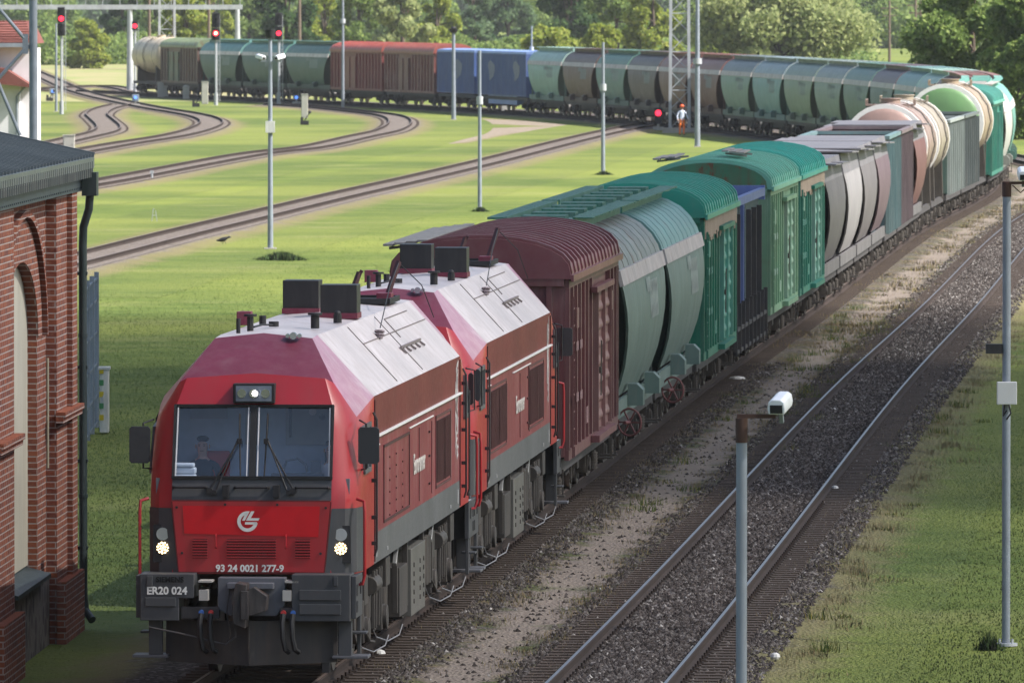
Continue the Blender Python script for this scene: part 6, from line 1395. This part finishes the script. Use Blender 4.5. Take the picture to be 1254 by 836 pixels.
def utility(px,Y,label,h=9.5):
    x=(px-627)*Y/F; t=empty('utility_pole',(x,Y,GZ)); tag(t,label,'utility pole','far utility poles'); q=MB(); q.tube([(0,0,0),(0,0,h)],.16,8,0,True,.11); q.build('pole',MATS['wood_pole'],t)
    q=MB(); q.obox((-.9,0,h-.8),(.9,0,h-.8),.1,.12); q.obox((-.7,0,h-1.6),(.7,0,h-1.6),.1,.12); q.build('cross_arm',MATS['wood_pole'],t)
utility(1089,1000,'utility pole with two cross arms, left of the pair at upper right',8.3); utility(1121,1000,'utility pole right of the pair at upper right',8.6); utility(1127,1060,'utility pole close behind the right one of the pair',8.3)
def forest(name,label,Y,x0,x1,h0,h1,n,leaf,mi,seed,depth=60):
    r=np.random.default_rng(seed); nc=int((x1-x0)/5); cx=r.uniform(x0,x1,nc); cy=Y+r.uniform(0,depth,nc); hh=r.uniform(h0,h1,nc); w_=r.uniform(3.5,7,nc); idx=r.integers(0,nc,n)
    t_=r.random(n); a=r.uniform(0,6.28,n); rad=w_[idx]*np.sin(np.pi*np.clip(t_*.8+.18,0,1))**.6*r.uniform(.7,1.1,n)
    lump=1+.25*np.sin(a*3+idx)*np.sin(t_*14+idx*2.)
    P=np.stack([cx[idx]+rad*lump*np.cos(a),cy[idx]+rad*lump*np.sin(a),GZ+t_*hh[idx]],1)
    nr=r.normal(size=(n,3)); nr/=np.linalg.norm(nr,axis=1)[:,None]; u=np.cross(nr,r.normal(size=(n,3))); u/=np.linalg.norm(u,axis=1)[:,None]; v=np.cross(nr,u); s=leaf*r.uniform(.6,1.4,n)[:,None]
    V=np.stack([P-u*s*.5,P+v*s*.4,P+u*s*.5,P-v*s*.4],1).reshape(-1,3); o=fast_mesh(name,V,np.arange(4*n).reshape(-1,4),LM[mi]); tag(o,label,'woodland',kind='stuff')
forest('distant_forest','blue green distant forest filling the top of the view',2100,-190,190,12,22,70000,1.6,4,31,200)
forest('distant_forest','mixed woodland belt behind the single trees',1500,-110,100,7,13,80000,.9,1,32,90)
forest('hedge','low undergrowth along the foot of the far trees',1180,-60,110,2,5.0,40000,.55,1,33,40)
q=MB(); q.loft([[(-1500+i*100,2500,GZ-1),(-1500+i*100,2700,22+6*math.sin(i*.9)+4*math.sin(i*2.3)),(-1500+i*100,3400,60+10*math.sin(i*.6))] for i in range(31)],0,False,False,True); tag(q.build('hills',LM[4]),kind='structure')
# weeds at pole feet
def weed_clump(px,py,w_,h,n,seed,label,mat=GW):
    r=np.random.default_rng(seed); X,Y=G(px,py,GZ); x=X+r.normal(0,w_/3,n); y=Y+r.normal(0,w_/2,n); o=blades('weed_clump',x-X,y-Y,np.zeros(n),r.uniform(.3,1,n)*h*np.exp(-((x-X)/(w_*.7))**2),np.full(n,.02*Y/140),mat,.5); o.location=(X,Y,GZ); tag(o,label,'weeds','weed clumps at pole feet')
DW=island_mat('dark_weed',[(0,(.03,.06,.014)),(.6,(.055,.10,.024)),(1,(.09,.13,.03))],.8,0,True)
weed_clump(344,318,1.1,.34,1500,1,'dark weed clump at the foot of the pole with cameras',DW); weed_clump(1212,796,.28,.34,260,2,'spiky weeds beside the base of the right hand pole',DW); weed_clump(588,259,.5,.25,400,3,'weeds at the foot of the slim pole between yard tracks',DW); weed_clump(739,214,.6,.25,400,4,'weeds at the foot of the pole near the brown hopper',DW)

# ---------------------------------------------------------------- unseen cloud, out of frame, that shades the foreground, and the summer haze
def cloud():
    el,az=R(SUN_EL),R(SUN_AZ); D=620.; c=Vector((0,150,0))+Vector((math.sin(az)*math.cos(el),math.cos(az)*math.cos(el),math.sin(el)))*D
    m,t,b=newmat('cloud_vapour'); o=objc(t); tr=t.nodes.new('ShaderNodeBsdfTransparent'); mx=t.nodes.new('ShaderNodeMixShader'); b.inputs['Base Color'].default_value=(.9,.9,.9,1)
    n=noise(t,o,.02,4,.6); f=ramp(t,n,[(.25,.14),(.75,.34)]); t.links.new(f,mx.inputs[0]); t.links.new(tr.outputs[0],mx.inputs[1]); t.links.new(b.outputs[0],mx.inputs[2]); t.links.new(mx.outputs[0],t.nodes['Material Output'].inputs[0])
    q=MB(); r=random.Random(4)
    for k,(dx,dy,rx,ry,rz) in enumerate(((0,-60,180,150,16),(20,20,150,110,12),(-60,60,120,70,9),(70,70,110,55,8),(0,-150,200,120,14))): q.ball((dx,dy,k*3),rx,ry,rz,0,28,10)
    o=q.build('cloud',m); o.location=c; tag(o,kind='structure')
cloud()
m,t,b=newmat('haze_air'); t.nodes.remove(b); pv=t.nodes.new('ShaderNodeVolumePrincipled'); pv.inputs['Color'].default_value=(.92,.95,1,1); pv.inputs['Density'].default_value=.00005; t.links.new(pv.outputs[0],t.nodes['Material Output'].inputs['Volume'])
q=MB(); q.box(-2700,2700,-70,5300,-1.4,90); tag(q.build('haze',m),kind='stuff')
